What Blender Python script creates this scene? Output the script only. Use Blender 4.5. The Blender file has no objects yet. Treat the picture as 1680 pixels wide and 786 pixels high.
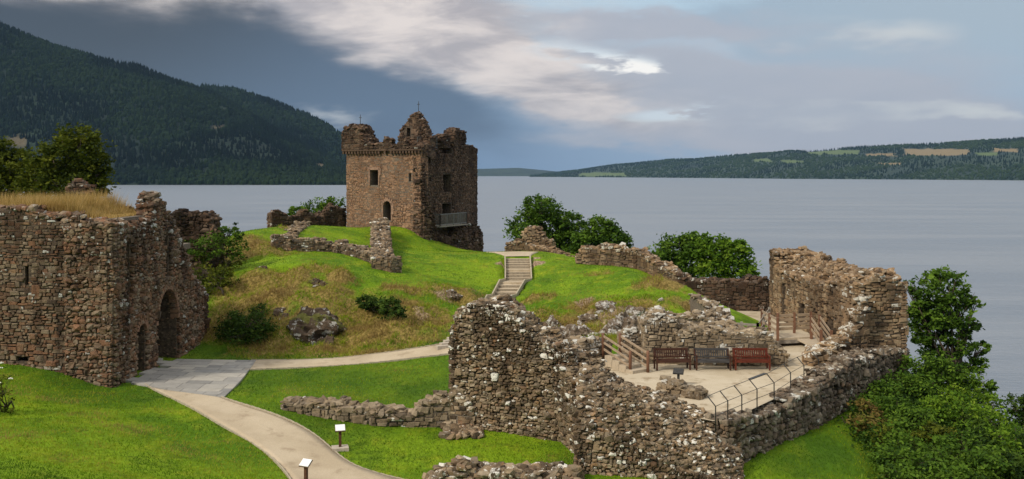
import bpy, math, random
import numpy as np
from mathutils import Vector
C = bpy.context.scene
R = math.radians
# ------------------------------------------------------------------ camera, world, sun, exposure
F, CX, YH, ZC = 1600.0, 840.0, 284.0, 30.0        # focal length in photo pixels, principal column, horizon row, eye height over the loch
cam = bpy.data.cameras.new("camera"); cam.sensor_width = 36; cam.lens = 36 * F / 1680
cam.shift_y = -(393 - YH) / 1680; cam.clip_end = 60000; cam.clip_start = .1
co = bpy.data.objects.new("camera", cam); C.collection.objects.link(co)
co.location = (0, 0, ZC); co.rotation_euler = (R(90), 0, 0); C.camera = co
SUN_EL, SUN_AZ = 38.0, -132.0                       # azimuth measured from +Y towards +X (behind the viewer, to the left)
sl = bpy.data.lights.new("sun", 'SUN'); sl.energy = 3.0; sl.angle = R(10); sl.color = (1, .90, .75)
so = bpy.data.objects.new("sun", sl); C.collection.objects.link(so)
sd = Vector((math.sin(R(SUN_AZ)) * math.cos(R(SUN_EL)), math.cos(R(SUN_AZ)) * math.cos(R(SUN_EL)), math.sin(R(SUN_EL))))
so.rotation_euler = sd.to_track_quat('Z', 'Y').to_euler()
C.view_settings.view_transform = 'Standard'; C.view_settings.look = 'None'
C.view_settings.exposure = 0.08; C.view_settings.gamma = 1.0
C.cycles.max_bounces = 6; C.cycles.volume_bounces = 0; C.cycles.transparent_max_bounces = 8

class NT:
    """tiny node-tree helper"""
    def __init__(s, nt): s.t = nt; s.n = nt.nodes; s.l = nt.links
    def add(s, t, **k):
        n = s.n.new(t)
        for a, v in k.items(): setattr(n, a, v)
        return n
    def put(s, v, sock):
        if isinstance(v, bpy.types.NodeSocket): s.l.new(v, sock)
        elif v is not None: sock.default_value = v
    def m(s, op, a, b=None, c=None, clamp=False):
        n = s.add('ShaderNodeMath', operation=op, use_clamp=clamp)
        for i, v in enumerate((a, b, c)): s.put(v, n.inputs[i])
        return n.outputs[0]
    def mix(s, f, a, b, mode='MIX'):
        n = s.add('ShaderNodeMix', data_type='RGBA', blend_type=mode)
        s.put(f, n.inputs[0])
        for v, i in ((a, 6), (b, 7)):
            if isinstance(v, tuple) and len(v) == 3: v = v + (1,)
            s.put(v, n.inputs[i])
        return n.outputs[2]
    def ramp(s, f, stops, interp='LINEAR'):
        n = s.add('ShaderNodeValToRGB'); e = n.color_ramp.elements; n.color_ramp.interpolation = interp
        while len(e) < len(stops): e.new(.5)
        for i, (p, c) in enumerate(stops):
            e[i].position = p
            if not isinstance(c, tuple): c = (c, c, c)
            e[i].color = c + (1,)
        s.put(f, n.inputs[0]); return n.outputs[0]
    def noise(s, vec, scale, detail=4, rough=.55, out=0, dist=0):
        n = s.add('ShaderNodeTexNoise'); n.inputs['Scale'].default_value = scale
        n.inputs['Detail'].default_value = detail; n.inputs['Roughness'].default_value = rough
        n.inputs['Distortion'].default_value = dist
        s.put(vec, n.inputs['Vector']); return n.outputs[out]
    def map(s, vec, scale=(1, 1, 1), rot=(0, 0, 0), loc=(0, 0, 0)):
        n = s.add('ShaderNodeMapping'); s.put(vec, n.inputs[0])
        n.inputs['Scale'].default_value = scale; n.inputs['Rotation'].default_value = rot; n.inputs['Location'].default_value = loc
        return n.outputs[0]

# ---- sky: Nishita air with procedural cloud layers laid out by compass bearing and elevation
wd = bpy.data.worlds.new("World"); C.world = wd; wd.use_nodes = True
w = NT(wd.node_tree); w.n.clear()
STR = .1
sky = w.add('ShaderNodeTexSky', sky_type='NISHITA'); sky.sun_disc = False
sky.sun_elevation = R(SUN_EL); sky.sun_rotation = R(SUN_AZ); sky.air_density = 1.3; sky.dust_density = 1.5
tc = w.add('ShaderNodeTexCoord'); sx = w.add('ShaderNodeSeparateXYZ'); w.l.new(tc.outputs['Generated'], sx.inputs[0])
az = w.m('ARCTAN2', sx.outputs[0], sx.outputs[1]); el = w.m('ARCSINE', sx.outputs[2])
cb = w.add('ShaderNodeCombineXYZ'); w.put(az, cb.inputs[0]); w.put(el, cb.inputs[1]); AE = cb.outputs[0]
n_st = w.noise(w.map(AE, (5, 17, 1), (0, 0, R(-14))), 1.0, 5, .55)           # long streaks
n_bl = w.noise(w.map(AE, (4, 9, 1), (0, 0, R(-20)), (3, 1, 0)), 1.0, 5, .5, 0, .4)    # billows
n_fi = w.noise(w.map(AE, (14, 50, 1), (0, 0, R(-10)), (7, 5, 0)), 1.0, 4, .55)
az_n = w.m('ADD', az, w.m('ADD', w.m('MULTIPLY', w.m('SUBTRACT', n_bl, .5), .22), w.m('MULTIPLY', w.m('SUBTRACT', n_fi, .5), .07)))
el_n = w.m('ADD', el, w.m('ADD', w.m('MULTIPLY', w.m('SUBTRACT', n_st, .5), .07), w.m('MULTIPLY', w.m('SUBTRACT', n_bl, .5), .035)))
def blob(px, py, sx_, sy_, rot=0, amp=1.0, warp=True):
    a0, e0 = math.atan((px - CX) / F), math.atan((YH - py) / F)
    da = w.m('SUBTRACT', az_n if warp else az, a0); de = w.m('SUBTRACT', el_n if warp else el, e0)
    c, s = math.cos(R(rot)), math.sin(R(rot))
    p = w.m('MULTIPLY', w.m('ADD', w.m('MULTIPLY', da, c), w.m('MULTIPLY', de, s)), F / sx_)
    q = w.m('MULTIPLY', w.m('ADD', w.m('MULTIPLY', da, -s), w.m('MULTIPLY', de, c)), F / sy_)
    d = w.m('ADD', w.m('MULTIPLY', p, p), w.m('MULTIPLY', q, q))
    return w.m('MULTIPLY', w.m('EXPONENT', w.m('MULTIPLY', d, -1.0)), amp)
def sm(x, lo, hi):
    n = w.add('ShaderNodeMapRange', interpolation_type='SMOOTHSTEP'); w.put(x, n.inputs[0])
    n.inputs[1].default_value = lo; n.inputs[2].default_value = hi; return n.outputs[0]
def add(*xs):
    r = xs[0]
    for x in xs[1:]: r = w.m('ADD', r, x)
    return r
def nz(n, k): return w.m('MULTIPLY', w.m('SUBTRACT', n, .5), k)
n_w = w.noise(w.map(AE, (9, 34, 1), (0, 0, R(-16)), (2, 9, 0)), 1.0, 6, .6, 0, .3)
low = w.mix(sm(az, -.25, .45), (.15, .245, .40), (.40, .52, .66))
high = w.mix(sm(az, -.1, .45), (.33, .45, .58), (.40, .485, .565))
col = w.mix(sm(el, .01, .15), low, high)
col = w.mix(sm(add(blob(900, 60, 260, 60, -8, .9), blob(1080, 95, 200, 40, -8, .8), blob(1000, 12, 330, 16, 0, .6), nz(n_w, .8)), .25, .95), col, (.50, .65, .77))       # pale openings
# lavender sheets on the right
lav = add(blob(1180, 140, 300, 62, -14, 1.05), blob(1330, 190, 380, 50, -6, .8), blob(1060, 225, 260, 32, 0, .55), blob(1090, 42, 240, 20, -4, .85), blob(1420, 235, 420, 34, 0, .45), blob(1560, 120, 200, 60, -10, .5))
col = w.mix(sm(add(lav, nz(n_st, .7), nz(n_w, .5)), .28, .85), col, w.mix(n_w, (.40, .435, .515), (.51, .515, .56)))
# dark slate mass on the left
drk = add(blob(180, 90, 430, 120, -6, 1.15), blob(520, 120, 270, 80, -14, 1.0), blob(640, 215, 260, 60, -8, .42))
drkc = w.mix(sm(add(az, w.m('MULTIPLY', el, -1.6)), -.62, -.25), (.052, .060, .076), (.10, .145, .22))
col = w.mix(sm(add(drk, nz(n_bl, .45), nz(n_w, .15)), .10, 1.05), col, drkc)
# rosy lit cloud sweeping down to the right
ros = add(blob(530, -8, 350, 50, -3, .9), blob(730, 48, 230, 62, -14, 1.0), blob(865, 118, 150, 58, -24, .95), blob(970, 172, 190, 30, -12, .7), blob(260, -14, 330, 26, -3, .55), blob(640, 95, 120, 22, -10, .4))
col = w.mix(sm(w.m('MULTIPLY', ros, add(1.0, nz(n_bl, 1.2), nz(n_w, .55), nz(n_st, .5))), .04, 1.08), col, w.mix(sm(n_w, .32, .68), (.46, .425, .44), (.84, .75, .70)))
wsp = add(blob(545, 192, 60, 11, -8, .55), blob(1300, 203, 260, 8, 0, .35), blob(1400, 190, 260, 8, -2, .45), blob(1640, 200, 90, 9, 0, .55), blob(1440, 68, 110, 22, -10, .55), blob(1090, 190, 70, 7, 0, .5))
col = w.mix(sm(add(wsp, nz(n_fi, .7)), .12, .95), col, (.68, .69, .68))
# small openings of bright sky
brt = w.m('MULTIPLY', add(blob(1045, 117, 100, 20, -11, 1.05, False), blob(950, 90, 110, 18, -10, .6, False), blob(1095, 190, 70, 10, 2, 1.1, False), blob(1155, 180, 40, 14, 12, .6, False), blob(865, 34, 60, 16, -14, .8, False)), sm(add(nz(n_w, .7), n_fi), .40, .62))
col = w.mix(sm(brt, .08, .95), col, w.mix(sm(blob(1050, 122, 100, 26, -11, 1.0, False), .25, .8), (.72, .79, .84), (1.1, 1.06, 1.0)))
# unseen overcast overhead is brightened to add light to the scene; clear Nishita air shows through everywhere a little
zen = w.mix(n_bl, (.74, .74, .75), (1.2, 1.15, 1.08))
col = w.mix(sm(el, .26, .6), col, zen)
col = w.mix(1.0, col, (1 / STR, 1 / STR, 1 / STR), 'MULTIPLY')
col = w.mix(.06, col, sky.outputs[0])
bg = w.add('ShaderNodeBackground'); w.put(col, bg.inputs[0]); bg.inputs[1].default_value = STR
wo = w.add('ShaderNodeOutputWorld'); w.l.new(bg.outputs[0], wo.inputs[0])

# ------------------------------------------------------------------ helpers
rng = np.random.default_rng(7)
def hash3(ix, iy, iz, s):
    h = (ix * 374761393 + iy * 668265263 + iz * 2147483647 + s * 144665) & 0xffffffff
    h = ((h ^ (h >> 13)) * 1274126177) & 0xffffffff
    return ((h ^ (h >> 16)) & 0xffff) / 65535.0
def vnoise(x, y, z=0.0, s=0):
    x, y, z = np.broadcast_arrays(np.asarray(x, float), np.asarray(y, float), np.asarray(z, float))
    ix, iy, iz = np.floor(x).astype(np.int64), np.floor(y).astype(np.int64), np.floor(z).astype(np.int64)
    fx, fy, fz = x - ix, y - iy, z - iz
    fx, fy, fz = (f * f * (3 - 2 * f) for f in (fx, fy, fz))
    r = 0
    for dx in (0, 1):
        for dy in (0, 1):
            for dz in (0, 1):
                r = r + hash3(ix + dx, iy + dy, iz + dz, s) * (fx if dx else 1 - fx) * (fy if dy else 1 - fy) * (fz if dz else 1 - fz)
    return r
def fbm(x, y, z=0.0, s=0, o=4):
    r, a, t = 0, 1.0, 0
    for i in range(o):
        k = 2.03 ** i
        r = r + a * vnoise(np.asarray(x) * k, np.asarray(y) * k, np.asarray(z) * k, s + i); t += a; a *= .5
    return r / t

class MB:
    """collects polygons (numpy) and links them as ONE mesh object"""
    def __init__(s): s.v = []; s.f = []; s.c = []; s.n = 0
    def add(s, v, faces, col=(.5, 0, 0), mat=0, smooth=False):
        v = np.asarray(v, float).reshape(-1, 3)
        s.v.append(v)
        c = np.asarray(col, float)
        if c.ndim == 1: c = np.tile(c[:3], (len(v), 1))
        s.c.append(c[:, :3])
        for fa in (faces if isinstance(faces, list) else [faces]):
            fa = np.asarray(fa, np.int64)
            if fa.size: s.f.append((fa + s.n, mat, smooth))
        s.n += len(v)
    def build(s, name, mats, parent=None, origin=(0, 0, 0)):
        V = np.concatenate(s.v) - np.asarray(origin, float)
        me = bpy.data.meshes.new(name)
        nl = sum(f.size for f, _, _ in s.f); nf = sum(len(f) for f, _, _ in s.f)
        me.vertices.add(len(V)); me.vertices.foreach_set('co', V.astype(np.float32).ravel())
        me.loops.add(nl); me.polygons.add(nf)
        me.loops.foreach_set('vertex_index', np.concatenate([f.ravel() for f, _, _ in s.f]).astype(np.int32))
        tot = np.concatenate([np.full(len(f), f.shape[1]) for f, _, _ in s.f])
        st = np.concatenate([[0], np.cumsum(tot)[:-1]])
        me.polygons.foreach_set('loop_start', st.astype(np.int32))
        me.polygons.foreach_set('material_index', np.concatenate([np.full(len(f), m) for f, m, _ in s.f]).astype(np.int32))
        me.polygons.foreach_set('use_smooth', np.concatenate([np.full(len(f), sm_) for f, _, sm_ in s.f]).astype(bool))
        at = me.attributes.new('Col', 'FLOAT_COLOR', 'POINT')
        at.data.foreach_set('color', np.c_[np.concatenate(s.c), np.ones(len(V))].astype(np.float32).ravel())
        me.update(calc_edges=True); me.validate()
        for m in (mats if isinstance(mats, (list, tuple)) else [mats]): me.materials.append(m)
        o = bpy.data.objects.new(name, me); C.collection.objects.link(o)
        if parent: o.parent = parent
        else: o.location = origin
        return o
def tag(o, label, cat, group=None, kind=None):
    if label: o['label'] = label
    if cat: o['category'] = cat
    if group: o['group'] = group
    if kind: o['kind'] = kind
    return o
def thing(name, label, cat, loc=(0, 0, 0), rz=0, group=None):
    o = bpy.data.objects.new(name, None); C.collection.objects.link(o)
    o.location = loc; o.rotation_euler = (0, 0, rz); o.empty_display_size = .2
    return tag(o, label, cat, group)
def dup(root, loc, rz, label, scale=None):
    r = root.copy(); C.collection.objects.link(r); r.location = loc; r.rotation_euler = (0, 0, rz); r['label'] = label
    if scale: r.scale = scale
    for ch in list(root.children):
        c = ch.copy(); C.collection.objects.link(c); c.parent = r
        for g in ch.children:
            d = g.copy(); C.collection.objects.link(d); d.parent = c
    return r
BOXF = np.array([[0, 3, 2, 1], [4, 5, 6, 7], [0, 1, 5, 4], [1, 2, 6, 5], [2, 3, 7, 6], [3, 0, 4, 7]])
def box(mb, c, size, rz=0, col=(.5, 0, 0), mat=0, tilt=0):
    x, y, z = np.asarray(size) / 2
    v = np.array([[-x, -y, -z], [x, -y, -z], [x, y, -z], [-x, y, -z], [-x, -y, z], [x, -y, z], [x, y, z], [-x, y, z]])
    if tilt:
        ct, st = math.cos(tilt), math.sin(tilt); v = v @ np.array([[1, 0, 0], [0, ct, -st], [0, st, ct]]).T
    cz, sz = math.cos(rz), math.sin(rz); v = v @ np.array([[cz, -sz, 0], [sz, cz, 0], [0, 0, 1]]).T
    mb.add(v + np.asarray(c), BOXF, col, mat)
def beam(mb, p, q, wd_, ht, col=(.5, 0, 0), mat=0):
    p, q = np.asarray(p, float), np.asarray(q, float); d = q - p; d /= np.linalg.norm(d)
    up = np.array([0, 0, 1.]) if abs(d[2]) < .95 else np.array([0, 1., 0])
    s = np.cross(d, up); s /= np.linalg.norm(s); t = np.cross(s, d)
    v = [e + a * s * wd_ / 2 + b * t * ht / 2 for e in (p, q) for a, b in ((-1, -1), (1, -1), (1, 1), (-1, 1))]
    mb.add(v, BOXF, col, mat)
def tube(mb, pts, rad, n=8, col=(.5, 0, 0), mat=0):
    pts = [np.asarray(p, float) for p in pts]; rad = np.broadcast_to(rad, (len(pts),)); V = []
    a = np.arange(n) / n * 2 * np.pi
    for i, p in enumerate(pts):
        d = pts[min(i + 1, len(pts) - 1)] - pts[max(i - 1, 0)]; d /= np.linalg.norm(d)
        r_ = np.array([1, 0, 0]) if abs(d[0]) < .8 else np.array([0, 1, 0])
        s = np.cross(d, r_); s /= np.linalg.norm(s); t = np.cross(d, s)
        V.append(p + rad[i] * (np.cos(a)[:, None] * s + np.sin(a)[:, None] * t))
    k = np.arange(n); fs = []
    for i in range(len(pts) - 1):
        fs.append(np.c_[i * n + k, i * n + (k + 1) % n, (i + 1) * n + (k + 1) % n, (i + 1) * n + k])
    m = len(pts) * n
    V.append(pts[0][None]); V.append(pts[-1][None])
    caps = np.r_[np.c_[np.full(n, m), (k + 1) % n, k], np.c_[np.full(n, m + 1), (len(pts) - 1) * n + k, (len(pts) - 1) * n + (k + 1) % n]]
    mb.add(np.concatenate(V), [np.concatenate(fs), caps], col, mat, True)
def XY(px, Y): return np.array([(px - CX) / F * Y, Y])
def zp(py, Y): return ZC - (py - YH) / F * Y
def P3(px, py, Y): return np.array([(px - CX) / F * Y, Y, zp(py, Y)])

# ------------------------------------------------------------------ materials
def mat(name):
    m = bpy.data.materials.new(name); m.use_nodes = True; t = NT(m.node_tree); t.n.clear()
    o = t.add('ShaderNodeOutputMaterial'); b = t.add('ShaderNodeBsdfPrincipled'); t.l.new(b.outputs[0], o.inputs[0])
    b.inputs['Specular IOR Level'].default_value = .25; b.inputs['Roughness'].default_value = .85
    return m, t, b, o
def bump(t, b, h, strength=.5, dist=.05):
    n = t.add('ShaderNodeBump'); n.inputs['Strength'].default_value = strength; n.inputs['Distance'].default_value = dist
    t.put(h, n.inputs['Height']); t.l.new(n.outputs[0], b.inputs['Normal'])
def attr(t):
    a = t.add('ShaderNodeAttribute', attribute_name='Col'); s = t.add('ShaderNodeSeparateColor'); t.l.new(a.outputs['Color'], s.inputs[0])
    return s.outputs
def obj_co(t): return t.add('ShaderNodeTexCoord').outputs['Object']
def stone_mat(name, cols, stain=.6, lichen=(.55, .54, .49), lthr=.62, ochre=.0):
    m, t, b, o = mat(name); a = attr(t); co_ = obj_co(t)
    c = t.ramp(a[0], [(i / (len(cols) - 1), k) for i, k in enumerate(cols)])
    c = t.mix(.8, c, t.ramp(t.noise(co_, 5.5, 5, .65), [(.25, .45), (.55, 1.0), (.8, 1.35)]), 'MULTIPLY')
    st = t.noise(t.map(co_, (1.1, 1.1, .2)), 1.0, 6, .65)
    c = t.mix(t.m('MULTIPLY', sm_(t, t.m('ADD', st, t.m('MULTIPLY', a[2], .13)), .50, .66), stain), c, t.mix(1.0, c, (.30, .27, .25), 'MULTIPLY'))
    big = t.noise(co_, .45, 4, .6)
    c = t.mix(.7, c, t.ramp(big, [(.3, (.66, .60, .55)), (.7, (1.28, 1.20, 1.08))]), 'MULTIPLY')
    ln = t.m('ADD', t.noise(co_, 7.0, 5, .72), t.m('MULTIPLY', a[1], .40))
    lf = sm_(t, ln, lthr, lthr + .07)
    c = t.mix(t.m('MULTIPLY', lf, .85), c, lichen)
    if ochre: c = t.mix(t.m('MULTIPLY', sm_(t, t.noise(t.map(co_, loc=(5, 3, 8)), 2.4, 5, .7), .58, .68), ochre), c, (.26, .13, .04))
    t.put(c, b.inputs['Base Color'])
    bump(t, b, t.noise(co_, 14, 5, .7), .75, .05)
    return m
def sm_(t, x, lo, hi):
    n = t.add('ShaderNodeMapRange', interpolation_type='SMOOTHSTEP'); t.put(x, n.inputs[0])
    n.inputs[1].default_value = lo; n.inputs[2].default_value = hi; return n.outputs[0]
def plain(name, c1, c2, scale=6, rough=.8, stretch=(1, 1, 1), bmp=.3, metal=0):
    m, t, b, o = mat(name); n = t.noise(t.map(obj_co(t), stretch), scale, 5, .6)
    t.put(t.mix(sm_(t, n, .3, .7), c1, c2), b.inputs['Base Color']); b.inputs['Roughness'].default_value = rough
    b.inputs['Metallic'].default_value = metal
    if bmp: bump(t, b, n, bmp, .02)
    return m
M = {}
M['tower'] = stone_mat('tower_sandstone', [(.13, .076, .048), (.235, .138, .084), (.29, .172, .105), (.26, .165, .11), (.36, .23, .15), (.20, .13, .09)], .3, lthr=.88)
M['tower_dark'] = stone_mat('stained_shaded_sandstone', [(.03, .02, .014), (.08, .05, .032), (.12, .072, .045), (.085, .063, .048), (.18, .12, .08), (.06, .045, .036)], .8, lthr=.86)  # black staining and the turned-away face's shade both put into the colour
M['gate'] = stone_mat('red_rubble', [(.06, .043, .032), (.15, .092, .058), (.22, .118, .07), (.18, .13, .088), (.25, .20, .145), (.12, .09, .066), (.24, .15, .09)], .85, (.42, .42, .39), lthr=.80)
M['curtain'] = stone_mat('grey_brown_rubble', [(.05, .038, .026), (.16, .118, .076), (.24, .175, .112), (.28, .225, .155), (.14, .112, .08), (.36, .30, .22), (.26, .155, .092)], .85, (.72, .70, .64), .72, .5)
M['cobble'] = stone_mat('dark_whinstone', [(.05, .040, .030), (.13, .105, .080), (.22, .185, .145), (.15, .105, .07), (.31, .275, .22), (.11, .095, .078)], .35, lthr=.80)
M['court'] = stone_mat('buff_rubble', [(.10, .080, .056), (.22, .172, .118), (.29, .23, .155), (.21, .175, .13), (.36, .30, .22), (.17, .135, .098)], .4, (.58, .57, .53), .77)
M['hall'] = stone_mat('brown_rubble', [(.09, .062, .040), (.22, .150, .088), (.30, .205, .122), (.25, .185, .122), (.36, .275, .178), (.17, .13, .088)], .75, (.56, .54, .48), .78)
M['mortar'] = plain('mortar', (.04, .030, .022), (.13, .095, .066), 7, .95)
M['mortar_pale'] = plain('pale_mortar', (.10, .082, .065), (.19, .155, .12), 9, .95)
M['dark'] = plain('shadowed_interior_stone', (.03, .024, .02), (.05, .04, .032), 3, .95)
M['dressed'] = plain('dressed_sandstone', (.20, .12, .08), (.33, .21, .145), 4, .85)
M['arch'] = plain('red_sandstone', (.15, .085, .055), (.26, .15, .095), 4, .9)
def rock_mat():
    m, t, b, o = mat('bare_rock'); co_ = obj_co(t)
    c = t.ramp(t.noise(co_, 1.6, 6, .65), [(.25, (.022, .016, .012)), (.5, (.085, .058, .038)), (.75, (.15, .108, .075))])
    c = t.mix(sm_(t, t.noise(t.map(co_, loc=(4, 4, 4)), 2.2, 6, .7), .55, .61), c, (.46, .45, .42))
    c = t.mix(sm_(t, t.noise(t.map(co_, loc=(9, 4, 1)), .9, 5, .6), .54, .64), c, (.13, .13, .03))
    t.put(c, b.inputs['Base Color']); bump(t, b, t.noise(co_, 3.5, 7, .7), 1.0, .25); return m
M['rock'] = rock_mat()
def rock_pale():
    m, t, b, o = mat('lichened_rock'); co_ = obj_co(t)
    c = t.ramp(t.noise(co_, 1.8, 6, .65), [(.25, (.05, .038, .028)), (.5, (.17, .125, .085)), (.75, (.28, .22, .16))])
    c = t.mix(sm_(t, t.noise(t.map(co_, loc=(4, 4, 4)), 2.4, 6, .72), .51, .59), c, (.54, .52, .48))
    t.put(c, b.inputs['Base Color']); bump(t, b, t.noise(co_, 3.5, 7, .7), 1.0, .25); return m
M['rock_pale'] = rock_pale()
def path_mat(name, c1, c2, c3):
    m, t, b, o = mat(name); co_ = obj_co(t)
    c = t.mix(sm_(t, t.noise(co_, .5, 5, .6), .35, .65), c1, c2)
    c = t.mix(sm_(t, t.noise(t.map(co_, loc=(3, 8, 1)), 1.3, 6, .65), .52, .68), c, c3)
    c = t.mix(.5, c, t.ramp(t.noise(co_, 28, 3, .7), [(.3, .7), (.7, 1.25)]), 'MULTIPLY')
    t.put(c, b.inputs['Base Color']); bump(t, b, t.noise(co_, 30, 4, .7), .5, .02); return m
M['path'] = path_mat('gravel_path', (.40, .325, .225), (.47, .39, .28), (.34, .27, .185))
M['court_floor'] = path_mat('packed_sand', (.42, .35, .245), (.50, .43, .32), (.30, .235, .155))
def slab_mat():
    m, t, b, o = mat('paving_slabs'); a = attr(t); co_ = obj_co(t)
    c = t.ramp(a[0], [(0, (.20, .195, .185)), (.4, (.31, .295, .27)), (.7, (.38, .355, .31)), (1, (.26, .255, .245))])
    c = t.mix(.6, c, t.ramp(t.noise(co_, 2.5, 6, .65), [(.3, .72), (.7, 1.2)]), 'MULTIPLY')
    t.put(c, b.inputs['Base Color']); b.inputs['Roughness'].default_value = .6; bump(t, b, t.noise(co_, 9, 5, .6), .3, .02); return m
M['slab'] = slab_mat()
def grass_mat():
    # R = dry straw, G = bare soil/rock, B = deep green
    m, t, b, o = mat('turf'); a = attr(t); co_ = obj_co(t)
    n1 = t.noise(co_, .22, 5, .6); n2 = t.noise(t.map(co_, (1, .6, 1), loc=(5, 5, 5)), 1.1, 6, .68); n3 = t.noise(t.map(co_, (1, .5, 1)), 7, 4, .7)
    c = t.mix(sm_(t, n1, .35, .65), (.082, .168, .006), (.168, .268, .009))
    c = t.mix(sm_(t, n2, .48, .74), c, (.235, .285, .014))
    c = t.mix(t.m('MULTIPLY', sm_(t, t.noise(t.map(co_, loc=(1, 9, 2)), .8, 6, .7), .5, .66), .55), c, (.042, .085, .006))
    c = t.mix(t.m('MULTIPLY', a[2], .7), c, (.035, .085, .006))
    dr = sm_(t, t.m('ADD', a[0], t.m('MULTIPLY', t.m('SUBTRACT', n2, .5), 1.6)), .28, .72)
    c = t.mix(dr, c, t.mix(sm_(t, n3, .3, .7), (.13, .098, .024), (.27, .195, .065)))
    so_ = sm_(t, t.m('ADD', a[1], t.m('MULTIPLY', t.m('SUBTRACT', n2, .5), 1.3)), .45, .75)
    c = t.mix(so_, c, t.mix(sm_(t, n3, .35, .65), (.16, .105, .065), (.36, .27, .18)))
    c = t.mix(.75, c, t.ramp(n3, [(.25, .5), (.5, 1.0), (.75, 1.45)]), 'MULTIPLY')
    t.put(c, b.inputs['Base Color']); b.inputs['Specular IOR Level'].default_value = .1
    bump(t, b, t.m('ADD', t.noise(co_, 16, 3, .7), t.m('MULTIPLY', n2, 2.0)), .8, .08); return m
M['turf'] = grass_mat()
def blade_mat(name, cols):
    m, t, b, o = mat(name); a = attr(t)
    c = t.ramp(a[0], [(i / (len(cols) - 1), k) for i, k in enumerate(cols)])
    t.put(c, b.inputs['Base Color']); b.inputs['Specular IOR Level'].default_value = .12
    tr = t.add('ShaderNodeBsdfTranslucent'); t.put(c, tr.inputs[0]); mx = t.add('ShaderNodeMixShader'); mx.inputs[0].default_value = .3
    t.l.new(b.outputs[0], mx.inputs[1]); t.l.new(tr.outputs[0], mx.inputs[2]); t.l.new(mx.outputs[0], o.inputs[0]); return m
M['blade'] = blade_mat('grass_blades', [(.045, .108, .004), (.108, .205, .006), (.19, .275, .009), (.27, .29, .025), (.30, .23, .065), (.235, .16, .055)])
M['straw'] = blade_mat('straw_grass', [(.14, .13, .025), (.38, .25, .075), (.52, .36, .135), (.56, .42, .20)])
M['leaf_mid'] = blade_mat('mid_green_leaves', [(.014, .034, .006), (.045, .095, .010), (.09, .165, .016), (.15, .245, .028)])
M['leaf_dark'] = blade_mat('dark_green_leaves', [(.010, .024, .005), (.026, .055, .009), (.055, .10, .013), (.095, .15, .022)])
M['leaf_olive'] = blade_mat('olive_leaves', [(.016, .026, .004), (.05, .07, .007), (.10, .12, .011), (.16, .17, .018)])
M['leaf_bright'] = blade_mat('bright_green_leaves', [(.02, .05, .006), (.065, .135, .010), (.13, .225, .016), (.21, .30, .03)])
M['leaf_rust'] = blade_mat('dry_bracken_leaves', [(.08, .05, .015), (.16, .11, .03), (.19, .16, .04), (.12, .13, .02)])
M['flower'] = plain('white_umbels', (.7, .7, .62), (.8, .8, .74), 8, .7)
M['bark'] = plain('bark', (.05, .038, .028), (.12, .092, .07), 5, .95, (1, 1, .25), .8)
M['wood_red'] = plain('stained_rails', (.13, .065, .04), (.20, .10, .06), 9, .6, (1, 1, .2))
M['wood_pale'] = plain('weathered_rails', (.26, .19, .13), (.38, .29, .20), 9, .7, (.3, 1, 1))
M['wood_grey'] = plain('grey_timber', (.19, .165, .14), (.30, .27, .23), 8, .8, (.3, 1, 1))
M['deck'] = plain('deck_boards', (.36, .30, .22), (.48, .40, .30), 7, .8, (1, 6, 1))
M['bench_brown'] = plain('dark_brown_wood', (.035, .014, .010), (.07, .028, .018), 7, .45, (.3, 1, 1))
M['bench_grey'] = plain('silvered_wood', (.035, .033, .033), (.07, .066, .067), 7, .6, (.3, 1, 1))
M['bench_red'] = plain('mahogany_wood', (.08, .017, .010), (.12, .026, .014), 7, .4, (.3, 1, 1))
M['steel'] = plain('painted_steel', (.03, .03, .03), (.06, .058, .055), 20, .5, metal=.3)
M['galv'] = plain('galvanised_rail', (.14, .135, .13), (.22, .215, .205), 20, .55, metal=.2)
M['glass_rail'] = plain('mesh_panel', (.06, .065, .06), (.10, .105, .10), 30, .5)
M['white_panel'] = plain('printed_panel', (.70, .72, .74), (.80, .81, .82), 30, .35, bmp=0)
M['post_brown'] = plain('brown_post', (.06, .025, .015), (.10, .045, .028), 9, .5)
M['concrete'] = plain('concrete', (.36, .31, .25), (.46, .40, .33), 8, .9)
M['kerb'] = plain('pale_timber_edge', (.30, .255, .185), (.41, .355, .265), 8, .85)
M['riser'] = plain('timber_riser', (.20, .165, .12), (.30, .25, .185), 8, .85)

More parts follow.
